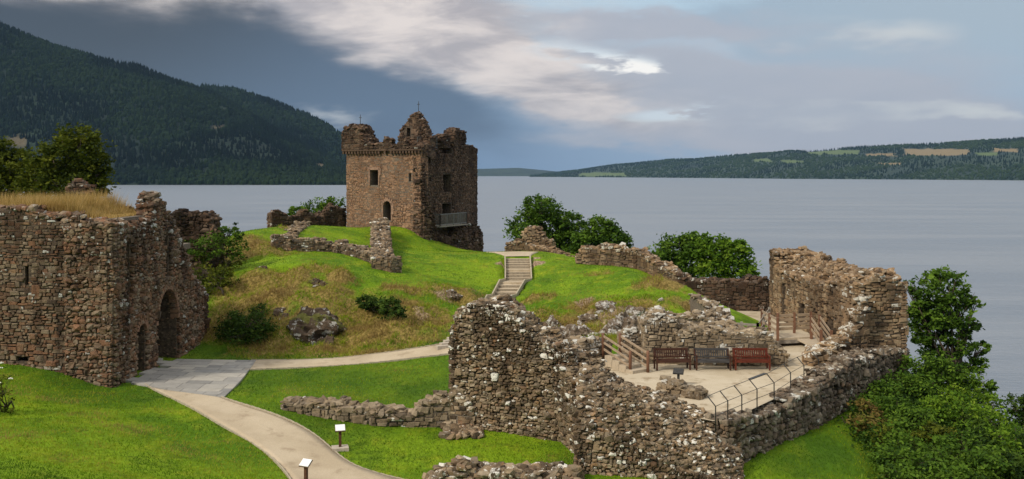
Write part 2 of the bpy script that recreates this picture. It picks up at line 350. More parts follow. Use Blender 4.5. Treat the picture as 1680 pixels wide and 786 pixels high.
# ------------------------------------------------------------------ ground form
ctl = [  # (px, py, depth) of ground seen in the photograph
 (0,786,26),(0,700,33.5),(0,600,43.9),(100,612,43.9),(185,640,43.6),(240,632,44.5),(200,786,29),(350,786,31.7),(480,786,33.6),(120,700,34),(300,720,36),
 (600,786,34.2),(365,655,42),(430,600,49.4),(740,575,50.5),(600,592,50),(450,680,39.8),(600,640,44.8),(700,700,39.9),(800,740,37),(920,735,37.3),(900,786,34),(740,620,46.8),
 (275,592,50.4),(320,575,53),(345,560,55),(450,578,52.3),(540,581,51.8),(660,577,51.3),
 (380,500,58.5),(420,440,64),(400,385,74),(450,374,80),(500,460,61.5),(540,500,58),(540,560,53.8),(450,540,55.5),(540,430,66),(640,452,66),(640,540,55.3),(720,556,53),
 (700,480,62),(720,420,76),(800,440,72),(780,480,64),(500,410,73),(500,372,88),(600,375,90),(600,412,74),(560,392,81),
 (568,385,95),(680,378,92),(700,394,91.5),(735,412,91),(793,414,94),(800,414,85),(850,413,82),(850,421,75),(850,442,71.5),(848,462,68.8),(828,487,65),(812,505,62),(780,545,56),
 (885,413,80),(880,425,74),(950,433,73),(1050,443,68),(1100,463,63),(1160,500,58),(1000,480,61),(900,500,58.5),(1100,500,57),(1000,515,56),(900,560,51),(1165,525,55),(1050,515,56),
 (1220,747,36.6),(1300,722,38.6),(1490,628,48),(1300,786,35.2),(1400,770,37),(1400,685,42),(1460,786,36.5)]
cp = [tuple(P3(*c)) for c in ctl]
cp += [(-4, 0, 28.3), (-25, 0, 28.6), (25, 0, 28.2), (0, 10, 26.2), (-20, 10, 26.6), (20, 10, 25.5), (-12, 20, 23.0), (0, 20, 22.3), (14, 20, 21.4), (-25, 20, 23.6), (6, 30, 19.4), (30, 20, 18),
       (-30, 45, 21.6), (-45, 40, 23), (-45, 60, 22), (-30, 60, 21), (-22, 62, 22), (-26, 70, 21), (-60, 60, 22), (-70, 90, 20), (-45, 85, 17), (-32, 92, 17), (-30, 110, 5), (-60, 115, 6), (-16, 108, 17), (-5, 108, 14), (-12, 122, 2), (5, 95, 20), (12, 88, 19), (8, 105, 6),
       (20, 78, 15), (22, 68, 17), (20, 55, 19), (13, 66, 20.5), (16, 58, 20.6), (12, 52, 20.6), (8, 47, 20.6), (6, 42, 19.6), (12, 42, 19.6), (16, 48, 19.8),
       (24, 50, 17.2), (22, 42, 17.8), (28, 42, 14.5), (30, 52, 12), (36, 46, 7), (38, 60, 3), (26, 66, 12), (33, 70, 3), (28, 82, 4), (44, 50, -2), (40, 30, 6), (52, 25, -3), (20, 30, 18), (30, 34, 13.5), (-75, 20, 26), (-75, 0, 28), (60, 0, 8), (45, 10, 12)]
cp = np.array(cp)
def phi(r2): return np.where(r2 > 1e-9, .5 * r2 * np.log(r2 + 1e-12), 0)
_n = len(cp); _A = np.zeros((_n + 3, _n + 3)); _d = cp[:, None, :2] / 10 - cp[None, :, :2] / 10
_A[:_n, :_n] = phi((_d ** 2).sum(-1)) + np.eye(_n) * .004
_A[:_n, _n] = 1; _A[:_n, _n + 1:] = cp[:, :2] / 10; _A[_n:, :_n] = _A[:_n, _n:].T
_w = np.linalg.solve(_A, np.r_[cp[:, 2], 0, 0, 0])
def H0(x, y):
    x, y = np.broadcast_arrays(np.asarray(x, float), np.asarray(y, float)); sh = x.shape; q = np.c_[x.ravel(), y.ravel()] / 10
    r = np.empty(len(q))
    for i in range(0, len(q), 20000):
        k = q[i:i + 20000]; r[i:i + 20000] = phi(((k[:, None] - cp[None, :, :2] / 10) ** 2).sum(-1)) @ _w[:_n] + _w[_n] + k @ _w[_n + 1:]
    return r.reshape(sh)
def H(x, y):   # promontory: falls into the loch round its edge
    x, y = np.asarray(x, float), np.asarray(y, float)
    z = H0(x, y)
    d = np.maximum.reduce([(y - 108) / 14, (x - 36) / 10, np.zeros_like(z + x)])
    z = z - 26 * np.clip(d, 0, 1) ** 1.5
    return np.clip(z, -5.5, 29.2)
def ground(px, py):
    px, py = np.atleast_1d(np.asarray(px, float)), np.atleast_1d(np.asarray(py, float))
    ys = np.arange(18, 125, .5)
    X = (px[:, None] - CX) / F * ys; Z = ZC - (py[:, None] - YH) / F * ys
    hit = Z <= H(X, np.broadcast_to(ys, X.shape)); k = np.where(hit.any(1), hit.argmax(1), len(ys) - 1)
    lo, hi = ys[np.maximum(k - 1, 0)], ys[k]
    for _ in range(12):
        mid = (lo + hi) / 2; h = ZC - (py - YH) / F * mid <= H((px - CX) / F * mid, mid)
        hi = np.where(h, mid, hi); lo = np.where(h, lo, mid)
    return np.c_[(px - CX) / F * hi, hi, H((px - CX) / F * hi, hi)]
def G(px, py): return ground(px, py)[0]
if __name__ == "__main__":
    print("terrain residual", np.abs(H(cp[:, 0], cp[:, 1]) - cp[:, 2])[:len(ctl)].max())

def blobs(lst):
    out = []
    for px, py, r in lst:
        g = G(px, py); out.append((g[0], g[1], r))
    return out
DRY = blobs([(470, 455, 2.0), (430, 500, 3.2), (400, 470, 2.4), (520, 490, 2.6), (600, 515, 3.0), (640, 550, 3), (560, 545, 4), (690, 520, 2.5), (740, 480, 2), (600, 570, 2.2), (480, 560, 3), (420, 410, 3), (520, 440, 1.2), (660, 480, 1.4),
             (950, 495, 1.3), (1000, 505, 2.2), (930, 530, 2.0), (980, 540, 3), (1040, 505, 1.8), (1090, 470, 1.8), (900, 520, 1.6), (985, 445, 1.0), (880, 495, 1.2), (1140, 500, 1.4), (870, 540, 2), (470, 375, 1), (560, 460, 1.3), (370, 540, 2), (660, 540, 2)])
KEEP = blobs([(px_, 592 - max(0, px_ - 560) * .1, 1.9) for px_ in range(400, 800, 22)])
BARE = blobs([(820, 432, .6), (883, 432, .9), (730, 485, .8), (985, 448, .7), (960, 490, .8), (690, 520, .7), (1000, 520, 1.8), (930, 550, 1.5), (770, 478, .7), (878, 424, .6)])
DEEP = blobs([(400, 568, 5), (330, 570, 3), (560, 620, 5), (180, 650, 3), (120, 625, 2.5), (700, 640, 4), (690, 560, 2.5), (770, 600, 3), (1300, 760, 2), (1380, 740, 3), (1450, 770, 3), (1400, 690, 1.5), (480, 620, 4), (500, 690, 3), (800, 500, 2)])
def field(lst, x, y):
    r = np.zeros(np.broadcast(x, y).shape)
    for bx, by, rr in lst: r = np.maximum(r, np.exp(-((x - bx) ** 2 + (y - by) ** 2) / (rr * rr)))
    return r
def inpoly(x, y, P):
    r = np.zeros(np.shape(x), bool); j = len(P) - 1
    for i in range(len(P)):
        c = ((P[i, 1] > y) != (P[j, 1] > y)) & (x < (P[j, 0] - P[i, 0]) * (y - P[i, 1]) / (P[j, 1] - P[i, 1] + 1e-12) + P[i, 0]); r ^= c; j = i
    return r
FL = [((828.5, 421.5), (869.5, 421.5), 74.6, (829, 441), (871, 441), 71.6, 5), ((829, 445), (871, 445), 71.0, (829, 462), (872, 459), 69.0, 4), ((820, 467), (861, 467), 68.2, (808, 485), (847, 487), 65.2, 4), ((799, 490.5), (840, 491.5), 64.6, (787, 510), (827, 510), 61.8, 4)]
STP = np.array([P3(*p, Y)[:2] for f in FL for p, Y in ((f[0], f[2]), (f[3], f[5]))] + [P3(*p, Y)[:2] for f in FL[::-1] for p, Y in ((f[4], f[5]), (f[1], f[2]))])
def Hr(x, y):   # with the knolls' roughness and the bed of the mound steps
    z = H(x, y) - .5 * inpoly(x, y, STP); d = field(DRY, x, y) * (1 - np.clip(field(KEEP, x, y) * 1.6, 0, 1))
    return z + d * ((fbm(x * .55, y * .55, 0, 3, 4) - .5) * 2.3 + (vnoise(x * 2.2, y * 2.2, 0, 9) - .5) * .35) + (fbm(x * .35, y * .35, 0, 21, 3) - .5) * .16
gx = np.arange(-75, 62.01, .36); gy = np.arange(-12, 132.01, .36)
XX, YY = np.meshgrid(gx, gy, indexing='ij'); ZZ = Hr(XX, YY)
colr = np.stack([np.clip(field(DRY, XX, YY) * 1.05, 0, 1), field(BARE, XX, YY), field(DEEP, XX, YY)], -1)
mb = MB(); ni, nj = XX.shape; idx = np.arange(ni * nj).reshape(ni, nj)
mb.add(np.stack([XX, YY, ZZ], -1), np.stack([idx[:-1, :-1], idx[1:, :-1], idx[1:, 1:], idx[:-1, 1:]], -1).reshape(-1, 4), colr.reshape(-1, 3), 0, True)
tag(mb.build('ground', M['turf']), 'grassy castle mound and lawns', None, kind='structure')

# loch
def loch_mat():
    m, t, b, o = mat('loch_water'); co_ = obj_co(t)
    st = t.noise(t.map(co_, (.004, .02, 1), (0, 0, R(8))), 1.0, 5, .6)
    t.put(t.mix(sm_(t, st, .35, .65), (.152, .178, .218), (.192, .216, .252)), b.inputs['Base Color'])  # pale streaked colour stands in for part of the sky's reflection
    b.inputs['Roughness'].default_value = .22; b.inputs['IOR'].default_value = 1.33; b.inputs['Specular IOR Level'].default_value = .5
    t.put(t.m('ADD', t.m('MULTIPLY', st, .25), .26), b.inputs['Roughness'])
    hgt = t.m('ADD', t.noise(t.map(co_, (.35, .8, 1), (0, 0, R(12))), 1.0, 4, .6), t.m('MULTIPLY', t.noise(t.map(co_, (.03, .12, 1), (0, 0, R(10))), 1.0, 4, .6), 4.0))
    bump(t, b, hgt, .6, .6); return m
mb = MB(); mb.add([(-8900, -60, 0), (8900, -60, 0), (8900, 12900, 0), (-8900, 12900, 0)], np.array([[0, 1, 2, 3]]))
tag(mb.build('loch_water', loch_mat()), 'wide grey-blue loch', None, kind='structure')

# ------------------------------------------------------------------ far hills (structure) with their woods (stuff)
def hill_mat(name, wood, open1, open2):
    m, t, b, o = mat(name); a = attr(t); co_ = obj_co(t)
    c = t.mix(sm_(t, t.noise(co_, .004, 5, .6), .4, .6), wood[0], wood[1])
    c = t.mix(.6, c, t.ramp(t.noise(co_, .05, 4, .7), [(.3, .5), (.7, 1.4)]), 'MULTIPLY')
    c = t.mix(a[0], c, open1); c = t.mix(a[1], c, open2)
    t.put(c, b.inputs['Base Color']); bump(t, b, t.noise(co_, .04, 4, .7), 1.0, 12); return m
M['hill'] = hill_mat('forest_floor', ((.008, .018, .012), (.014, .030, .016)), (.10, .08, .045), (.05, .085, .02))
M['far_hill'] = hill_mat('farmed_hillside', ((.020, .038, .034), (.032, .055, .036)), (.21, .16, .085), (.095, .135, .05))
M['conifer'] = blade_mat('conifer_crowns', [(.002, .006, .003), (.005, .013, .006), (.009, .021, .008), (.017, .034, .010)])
M['far_wood'] = blade_mat('far_woods', [(.010, .022, .018), (.018, .036, .026), (.026, .050, .030), (.040, .068, .030)])  # foliage lightened and blued, distance haze put into the colour
def hill(name, prof, shore, depth, fields=(), back=1.6, nu=420, nt=60, mat_='hill', rough=.035, seed=0):
    """prof: ridge line (px,py); shore(px) -> depth of the waterline; returns a sampler for the woods"""
    pxs = np.linspace(prof[0][0], prof[-1][0], nu); ts = np.linspace(-.03, back, nt)
    ry = np.interp(pxs, [p[0] for p in prof], [p[1] for p in prof])
    def surf(px, t):
        ys0 = shore(px); dp = depth(px); Y = ys0 + t * dp
        r = np.interp(px, [p[0] for p in prof], [p[1] for p in prof])
        zr = ZC + (YH - r) / F * (ys0 + dp); zr = np.maximum(zr, 2)
        k = np.clip(t, 0, 1); g = np.where(t <= 1, .35 * k + .65 * np.sin(k * np.pi / 2) ** 1.15, 1 - .35 * (t - 1) ** 2 * 2)
        X = (px - CX) / F * Y
        n = (fbm(X * .0022, Y * .0022, 0, 30 + seed, 5) - .5)
        z = zr * g * (1 + rough * 5 * n * np.clip(1.05 - np.abs(t - .5) * 1.6, 0, 1)) + n * zr * rough * 1.2 * (t > .03)
        return X, Y, np.where(t < 0, -4, np.maximum(z, .3))
    A, B = np.meshgrid(pxs, ts, indexing='ij'); X, Y, Z = surf(A, B)
    cc = np.zeros(A.shape + (3,))
    PY = YH - (Z - ZC) / Y * F
    for fx0, fx1, fy0, fy1, k in fields:
        e = np.minimum(np.minimum(A - fx0, fx1 - A) / 4, np.minimum(PY - fy0 + (A - fx0) * 0, fy1 - PY) / 1.2) + (fbm(A * .09, PY * .35, 0, 5, 3) - .5) * 3.2 - .15
        e = np.where(B < 1, e, -1)
        cc[..., k] = np.maximum(cc[..., k], np.clip(e, 0, 1))
    mb = MB(); idx = np.arange(A.size).reshape(A.shape)
    mb.add(np.stack([X, Y, Z], -1), np.stack([idx[:-1, :-1], idx[1:, :-1], idx[1:, 1:], idx[:-1, 1:]], -1).reshape(-1, 4), cc.reshape(-1, 3), 0, True)
    o = mb.build(name, M[mat_]); o['kind'] = 'structure'
    def infield(px, t):
        i = np.clip(np.searchsorted(pxs, px), 0, nu - 1); j = np.clip(np.searchsorted(ts, t), 0, nt - 1); return cc[i, j, :2].max(-1) > .25
    return surf, infield
def woods(name, label, surf, infield, px0, px1, n, hmin, hmax, seed, broad=.25, mat_='conifer', tmax=1.06):
    r = np.random.default_rng(seed)
    px = r.uniform(px0, px1, n); t = r.uniform(.004, 1, n) ** 1.0 * tmax
    k = ~infield(px, t); px, t = px[k], t[k]
    X, Y, Z = surf(px, t); pat = fbm(X * .004, Y * .004, 0, seed, 4)
    k = (pat > .30) | (r.random(len(X)) < .35); X, Y, Z, pat, t = X[k], Y[k], Z[k], pat[k], t[k]; n = len(X)
    isb = r.random(n) < np.where(t < .10, .85, broad * (pat > .5) * 2)
    h = r.uniform(hmin, hmax, n) * np.where(isb, .75, 1.0); rad = h * np.where(isb, r.uniform(.42, .6, n), r.uniform(.2, .3, n))
    tint = np.clip(.15 + (pat - .35) * 1.5 + r.normal(0, .16, n) + np.where(isb, .28, 0), 0, 1)
    ns = 6; a = np.arange(ns) / ns * 2 * np.pi
    V = np.zeros((n, 2 * ns + 1, 3)); ph = r.uniform(0, 6, n)
    for j in range(ns):
        jr = r.uniform(.8, 1.2, n)
        V[:, j, 0] = X + rad * jr * np.cos(a[j] + ph); V[:, j, 1] = Y + rad * jr * np.sin(a[j] + ph); V[:, j, 2] = Z - h * .1
        f = np.where(isb, .85, .45) * r.uniform(.85, 1.15, n)
        V[:, ns + j, 0] = X + rad * f * np.cos(a[j] + ph); V[:, ns + j, 1] = Y + rad * f * np.sin(a[j] + ph); V[:, ns + j, 2] = Z + h * np.where(isb, .6, .55)
    V[:, -1] = np.stack([X, Y, Z + h], -1)
    b = np.arange(n)[:, None] * (2 * ns + 1); mb = MB(); q, tr = [], []
    for j in range(ns):
        k2 = (j + 1) % ns; q.append(b + np.array([[j, k2, ns + k2, ns + j]])); tr.append(b + np.array([[ns + j, ns + k2, 2 * ns]]))
    c = np.zeros((n, 2 * ns + 1, 3)); c[..., 0] = np.clip(tint[:, None] + r.normal(0, .05, (n, 2 * ns + 1)), 0, 1)
    mb.add(V, [np.concatenate(q), np.concatenate(tr)], c.reshape(-1, 3), 0, False)
    tag(mb.build(name, M[mat_]), label, 'forest', kind='stuff')
sA, iA = hill('wooded_hill', [(-420, -20), (-200, 10), (0, 45), (80, 72), (170, 97), (225, 106), (280, 131), (335, 150), (385, 174), (440, 206), (500, 240), (560, 272), (605, 291)], lambda p: 2450 + 0 * p, lambda p: 850 + 0 * p,
              [(-60, 50, 224, 240, 0), (515, 535, 268, 277, 0), (345, 372, 206, 212, 0)], seed=1, mat_='hill')
woods('conifer_forest', 'dark conifer forest covering the nearer steep hill across the loch', sA, iA, -260, 600, 22000, 10, 19, 11)
sB, iB = hill('distant_wooded_hill', [(200, 150), (345, 145), (390, 149), (450, 169), (500, 189), (540, 209), (560, 223), (600, 245), (650, 270), (705, 288)], lambda p: 3300 + 0 * p, lambda p: 700 + 0 * p, seed=2, nu=200)
woods('distant_forest', 'bluish forest on the second hill behind the dark one', sB, iB, 330, 700, 5500, 14, 26, 12)
shC = lambda p: np.interp(p, [800, 1000, 1300, 1700, 2100], [8200, 6800, 5000, 3900, 3200])
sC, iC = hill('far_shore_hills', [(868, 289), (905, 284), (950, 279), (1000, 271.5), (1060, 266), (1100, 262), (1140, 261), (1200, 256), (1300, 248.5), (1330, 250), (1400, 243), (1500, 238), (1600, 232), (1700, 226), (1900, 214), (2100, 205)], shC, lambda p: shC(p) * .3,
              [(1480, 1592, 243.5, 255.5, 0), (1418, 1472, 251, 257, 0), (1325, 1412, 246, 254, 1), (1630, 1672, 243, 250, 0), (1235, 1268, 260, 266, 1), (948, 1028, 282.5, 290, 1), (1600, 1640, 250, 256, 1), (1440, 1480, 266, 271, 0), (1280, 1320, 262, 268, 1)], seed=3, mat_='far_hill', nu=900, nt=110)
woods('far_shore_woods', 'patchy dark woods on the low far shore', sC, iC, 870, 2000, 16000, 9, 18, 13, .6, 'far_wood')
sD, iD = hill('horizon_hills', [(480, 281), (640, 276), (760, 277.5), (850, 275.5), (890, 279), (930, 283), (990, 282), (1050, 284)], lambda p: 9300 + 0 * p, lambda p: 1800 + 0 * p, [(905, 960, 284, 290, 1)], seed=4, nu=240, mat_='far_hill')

# haze
def haze(dens):
    m = bpy.data.materials.new('haze_air'); m.use_nodes = True; t = NT(m.node_tree); t.n.clear()
    o = t.add('ShaderNodeOutputMaterial'); v = t.add('ShaderNodeVolumePrincipled'); t.l.new(v.outputs[0], o.inputs['Volume'])
    v.inputs['Color'].default_value = (.26, .45, .72, 1); v.inputs['Density'].default_value = dens
    mb = MB(); box(mb, (0, 6450, 440), (18200, 13300, 896)); tag(mb.build('haze', m), 'thin blue air over the loch', 'haze', kind='stuff')
haze(2.9e-5)

# ------------------------------------------------------------------ rubble masonry
RT = np.array([[x, y, z] for x in (-1, 1) for y in (-1, 1) for z in (-1, 1)], float) * .8
RT = np.r_[RT, [[1.05, 0, 0], [-1.05, 0, 0], [0, 1.05, 0], [0, -1.05, 0], [0, 0, 1.05], [0, 0, -1.05]]]
RF = []
for ax, s, c in ((0, 1, 8), (0, -1, 9), (1, 1, 10), (1, -1, 11), (2, 1, 12), (2, -1, 13)):
    k = [i for i in range(8) if RT[i, ax] * s > 0]; o1, o2 = [a for a in range(3) if a != ax]
    k.sort(key=lambda i: math.atan2(RT[i, o2], RT[i, o1]))
    if (s > 0) == (ax == 1): k = k[::-1]
    RF += [(c, k[i], k[(i + 1) % 4]) for i in range(4)]
RF = np.array(RF)
def rocks(mb, c, size, tint, lich, r, tilt=.35, jit=.22, basis=None, mat=0, wet=None):
    n = len(c)
    if not n: return
    V = np.repeat(RT[None], n, 0) + r.uniform(-jit, jit, (n, 14, 3)); V *= size[:, None, :]
    tx, ty, az_ = r.normal(0, tilt, n), r.normal(0, tilt, n), r.uniform(0, 2 * np.pi, n)
    if basis is not None: az_ = r.normal(0, .12, n)
    def rot(V, a, i, j):
        ca, sa = np.cos(a)[:, None], np.sin(a)[:, None]; x, y = V[..., i].copy(), V[..., j].copy(); V[..., i] = ca * x - sa * y; V[..., j] = sa * x + ca * y
    rot(V, tx, 1, 2); rot(V, ty, 0, 2); rot(V, az_, 0, 1)
    if basis is not None: V = V @ np.asarray(basis)
    V = V + c[:, None, :]
    cc = np.zeros((n, 14, 3)); cc[..., 0] = tint[:, None]; cc[..., 1] = lich[:, None]
    if wet is not None: cc[..., 2] = wet[:, None]
    mb.add(V, (np.arange(n)[:, None, None] * 14 + RF[None]).reshape(-1, 3), cc.reshape(-1, 3), mat, False)
def as_fn(t):
    if callable(t): return t
    if isinstance(t, (list, tuple)):
        xs, zs = [p[0] for p in t], [p[1] for p in t]; return lambda s, w_: np.interp(s, xs, zs)
    return lambda s, w_: np.full(np.broadcast(s, w_).shape, float(t))
def course_face(mb, O, a, nn, La, zlo, zhi, ok, stone, prot, r, lichz, mode, pale=.05, big=.05):
    """lay stones over one wall face: O origin, a axis along, nn outward normal"""
    cs, cz, hw, hh = [], [], [], []
    z = zlo
    while z < zhi:
        h = stone[1] * r.uniform(.6, 1.45); s = -r.uniform(0, stone[0])
        while s < La:
            wd_ = stone[0] * r.choice([r.uniform(.45, .9), r.uniform(.8, 1.3), r.uniform(1.2, 1.9)])
            cs.append(s + wd_ / 2); cz.append(z + h / 2); hw.append(wd_ / 2); hh.append(h / 2); s += wd_
        z += h
    cs, cz, hw, hh = map(np.array, (cs, cz, hw, hh))
    cz = cz + (vnoise(cs * .7, cz * .5, 0, 77) - .5) * stone[1] * 1.1
    e0, e1 = np.maximum(cs - hw, 0.0), np.minimum(cs + hw, La); good = e1 - e0 > .07
    cs, hw = np.where(good, (e0 + e1) / 2, cs), np.where(good, (e1 - e0) / 2, hw)
    k = good & ok(cs, cz, hw, hh); cs, cz, hw, hh = cs[k], cz[k], hw[k], hh[k]; n = len(cs)
    if not n: return
    cz = cz + r.uniform(-.28, .28, n) * stone[1]; hh = hh * r.uniform(.72, 1.3, n)
    bigs = r.random(n) < big; hw = np.where(bigs, np.minimum(hw * 1.45, stone[0]), hw); hh = np.where(bigs, hh * 1.8, hh)
    wet = lichz.wet(cs, cz) if hasattr(lichz, 'wet') else 0 * cs
    tint = np.clip(r.beta(1.5, 1.5, n), 0, 1); lich = lichz(cs, cz) + r.uniform(0, .2, n) + (r.random(n) < pale) * r.uniform(.25, .8, n)
    up = np.array([0, 0, 1.]); bul = (fbm(cs * .35, cz * .35, O[0] + O[1], 5, 3) - .5) * .22
    if mode == 'rubble':
        c = O + cs[:, None] * a + cz[:, None] * up + (bul + r.uniform(-.03, prot * .5, n))[:, None] * nn
        d = np.minimum(hw, hh) * r.uniform(.7, 1.1, n) + .02
        rocks(mb, c, np.stack([hw * .98, d + .05, hh * 1.0], -1), tint, lich, r, .16, .26, np.array([a, nn, up]), wet=wet)
        return
    g = r.uniform(.006, .022, n); hw_, hh_ = np.maximum(hw - g * .6, .02), np.maximum(hh - g * .6, .02)
    d = prot * (r.uniform(.25, 1.15, n) ** 1.3 + .5 * bigs) + np.maximum(bul, -.04)
    base = np.array([[-1, -1], [1, -1], [1, 1], [-1, 1]], float); V = np.zeros((n, 12, 3))
    j = r.uniform(-.34, .20, (n, 4, 2)) * np.sign(base)[None]
    for ring, (sc, dp) in enumerate(((1.0, None), (.97, .62), (.76, 1.0))):
        p = (base[None] + j) * sc + (r.uniform(-.1, .1, (n, 4, 2)) if ring == 2 else 0)
        x = cs[:, None] + p[..., 0] * hw_[:, None]; zz = cz[:, None] + p[..., 1] * hh_[:, None]
        dd = np.full((n, 4), -.10) if dp is None else (d * dp)[:, None] + (r.uniform(-.012, .012, (n, 4)) if ring == 2 else 0)
        V[:, ring * 4:ring * 4 + 4] = O + x[..., None] * a + zz[..., None] * up + dd[..., None] * nn
    q = [[8, 9, 10, 11]] + [[4 + i, 4 + (i + 1) % 4, 8 + (i + 1) % 4, 8 + i] for i in range(4)] + [[i, (i + 1) % 4, 4 + (i + 1) % 4, 4 + i] for i in range(4)]
    q = np.array(q)
    if np.cross(a, up) @ nn < 0: q = q[:, ::-1]
    cc = np.zeros((n, 12, 3)); cc[..., 0] = tint[:, None]; cc[..., 1] = lich[:, None]; cc[..., 2] = wet[:, None]
    mb.add(V, (np.arange(n)[:, None, None] * 12 + q[None]).reshape(-1, 4), cc.reshape(-1, 3), 0, False)
def wall(mb, A, B, T, top, bot, openings=(), cell=.28, stone=(.36, .19), prot=.07, rag=.25, faces='flr', seed=0, mode='course', lich_top=.9, lich_h=.9, topsize=1.0, topdens=1.0, lich0=.0, pale=.05, reveal=0.0):
    """ruined rubble wall: front face runs A->B (viewer side on its right hand), thickness T behind it"""
    r = np.random.default_rng(1000 + seed); A, B = np.asarray(A, float), np.asarray(B, float); L = np.linalg.norm(B - A)
    u = np.r_[(B - A) / L, 0]; nn = np.array([u[1], -u[0], 0]); O = np.r_[A, 0]; topf, botf = as_fn(top), as_fn(bot)
    ss = np.linspace(0, L, max(2, int(L / .15))); zt = max(topf(ss, 0 * ss).max(), topf(ss, 0 * ss + T).max()) + rag; zb = min(botf(ss, 0 * ss).min(), botf(ss, 0 * ss + T).min())
    sE = np.linspace(0, L, max(2, round(L / cell)) + 1); wE = np.linspace(0, T, max(2, round(T / cell)) + 1); zE = np.linspace(zb, zt, max(2, round((zt - zb) / cell)) + 1)
    for o in openings:
        sE = np.r_[sE, o['s0'], o['s1']]; zE = np.r_[zE, o['z0'], o['z1']]
    def uniq(e):
        e = np.sort(e); k = np.r_[True, np.diff(e) > .02]; return e[k]
    sE, zE = uniq(sE), uniq(zE)
    def inop(s, w_, z, grow=0.0):
        r_ = np.zeros(np.broadcast(s, w_, z).shape, bool)
        for o in openings:
            k = (s > o['s0'] - grow) & (s < o['s1'] + grow) & (z > o['z0'] - grow) & (w_ >= o.get('w0', -9)) & (w_ <= o.get('w1', 99))
            if o.get('arch'):
                hw = (o['s1'] - o['s0']) / 2; sc_ = (o['s0'] + o['s1']) / 2; rise = o['arch']
                tz = o['z1'] - rise + rise * np.sqrt(np.clip(1 - ((s - sc_) / (hw + grow)) ** 2, 0, 1))
                k = k & (z < tz + grow)
            else: k = k & (z < o['z1'] + grow)
            r_ |= k
        return r_
    sc, wc, zc = [(e[1:] + e[:-1]) / 2 for e in (sE, wE, zE)]
    S, Wd, Zc = np.meshgrid(sc, wc, zc, indexing='ij')
    tz = topf(S, Wd) + (fbm((S + A[0] * 3) * 1.1, (Wd + A[1]) * 1.1, 0, seed, 3) - .5) * 2 * rag + (hash3(np.floor(S / .33).astype(np.int64), np.floor(Wd / .4).astype(np.int64), np.int64(seed), 4) - .5) * rag
    occ = (Zc < tz) & (Zc > botf(S, Wd)) & ~inop(S, Wd, Zc)
    ii, jj, kk = np.meshgrid(np.arange(len(sE)), np.arange(len(wE)), np.arange(len(zE)), indexing='ij')
    gs = sE[ii] + 0.0; gw = wE[jj] + 0.0; gz = zE[kk] + 0.0
    jt = cell * .16
    gs = gs + np.where((ii > 0) & (ii < len(sE) - 1), (hash3(ii, jj, kk, 1 + seed) - .5) * jt, np.where(ii == 0, .03, -.03))
    gw = gw + np.where((jj > 0) & (jj < len(wE) - 1), (hash3(ii, jj, kk, 2 + seed) - .5) * jt, np.where(jj == 0, .03, -.03)); gz = gz + (hash3(ii, jj, kk, 3 + seed) - .5) * jt
    Vg = O + gs[..., None] * u - gw[..., None] * nn + gz[..., None] * np.array([0, 0, 1.])
    I = np.arange(ii.size).reshape(ii.shape); pad = np.pad(occ, 1); quads = []; rc, rs, rt = [], [], []
    for ax in range(3):
        for sg in (-1, 1):
            nb = np.roll(pad, -sg, ax)[1:-1, 1:-1, 1:-1]; e = np.argwhere(occ & ~nb)
            if not len(e): continue
            i, j, k = e.T; d = (sg + 1) // 2
            if ax == 0: f = [I[i + d, j, k], I[i + d, j + 1, k], I[i + d, j + 1, k + 1], I[i + d, j, k + 1]]; bd = (i + d == 0) | (i + d == len(sE) - 1)
            elif ax == 1: f = [I[i, j + d, k], I[i + 1, j + d, k], I[i + 1, j + d, k + 1], I[i, j + d, k + 1]]; bd = (j + d == 0) | (j + d == len(wE) - 1)
            else: f = [I[i, j, k + d], I[i + 1, j, k + d], I[i + 1, j + 1, k + d], I[i, j + 1, k + d]]; bd = np.full(len(i), sg < 0)
            f = np.stack(f, -1)
            # outward winding: local frame (u, -nn, z) is right-handed when u x -nn = z
            flip = (ax == 0 and sg < 0) or (ax == 1 and sg > 0) or (ax == 2 and sg < 0)
            quads.append(f[:, ::-1] if flip else f)
            keep = ~bd
            cpos = np.stack([sc[i], wc[j], zc[k]], -1)[keep].copy(); ed = (sE, wE, zE)[ax][np.stack([i, j, k], -1)[keep][:, ax] + d]; cpos[:, ax] = ed
            if len(cpos): rc.append(cpos); rt.append(np.full(len(cpos), ax == 2 and sg > 0)); 
    quads = np.concatenate(quads); used, inv = np.unique(quads, return_inverse=True)
    mb.add(Vg.reshape(-1, 3)[used], inv.reshape(-1, 4), (.3, 0, 0), 1)
    tl = as_fn(top)
    def lz(w_):
        f = lambda s, z: lich0 + lich_top * np.clip(1 - (tl(s, np.full_like(s, w_)) - z) / lich_h, 0, 1) ** 1.5
        f.wet = lambda s, z: np.clip(1 - (tl(s, np.full_like(s, w_)) - z) / 3.2, 0, 1); return f
    def look(fn):
        def ok(s, z, hw, hh):
            def at(s, z):
                S_, W_ = fn(s); i = np.clip(np.searchsorted(sE, S_) - 1, 0, len(sc) - 1); j = np.clip(np.searchsorted(wE, W_) - 1, 0, len(wc) - 1); k = np.searchsorted(zE, z) - 1
                return np.where((k >= 0) & (k < len(zc)), occ[i, j, np.clip(k, 0, len(zc) - 1)], False)
            g = at(s, z)
            for dx in (-.8, .8):
                for dz in (-.8, .8):
                    S_, W_ = fn(np.clip(s + dx * hw, 0, None)); g = g & ~inop(S_, W_, z + dz * hh)
            return g
        return ok
    if 'f' in faces: course_face(mb, O, u, nn, L, zb, zt, look(lambda s: (s, 0 * s + .01)), stone, prot, r, lz(0), mode, pale)
    if 'b' in faces: course_face(mb, O - nn * T + u * L, -u, -nn, L, zb, zt, look(lambda s: (L - s, 0 * s + T - .01)), stone, prot, r, lz(T), mode, pale)
    if 'l' in faces: course_face(mb, O, -nn, -u, T, zb, zt, look(lambda s: (0 * s + .01, s)), stone, prot, r, lambda s, z: lich0 + 0 * s, mode, pale)
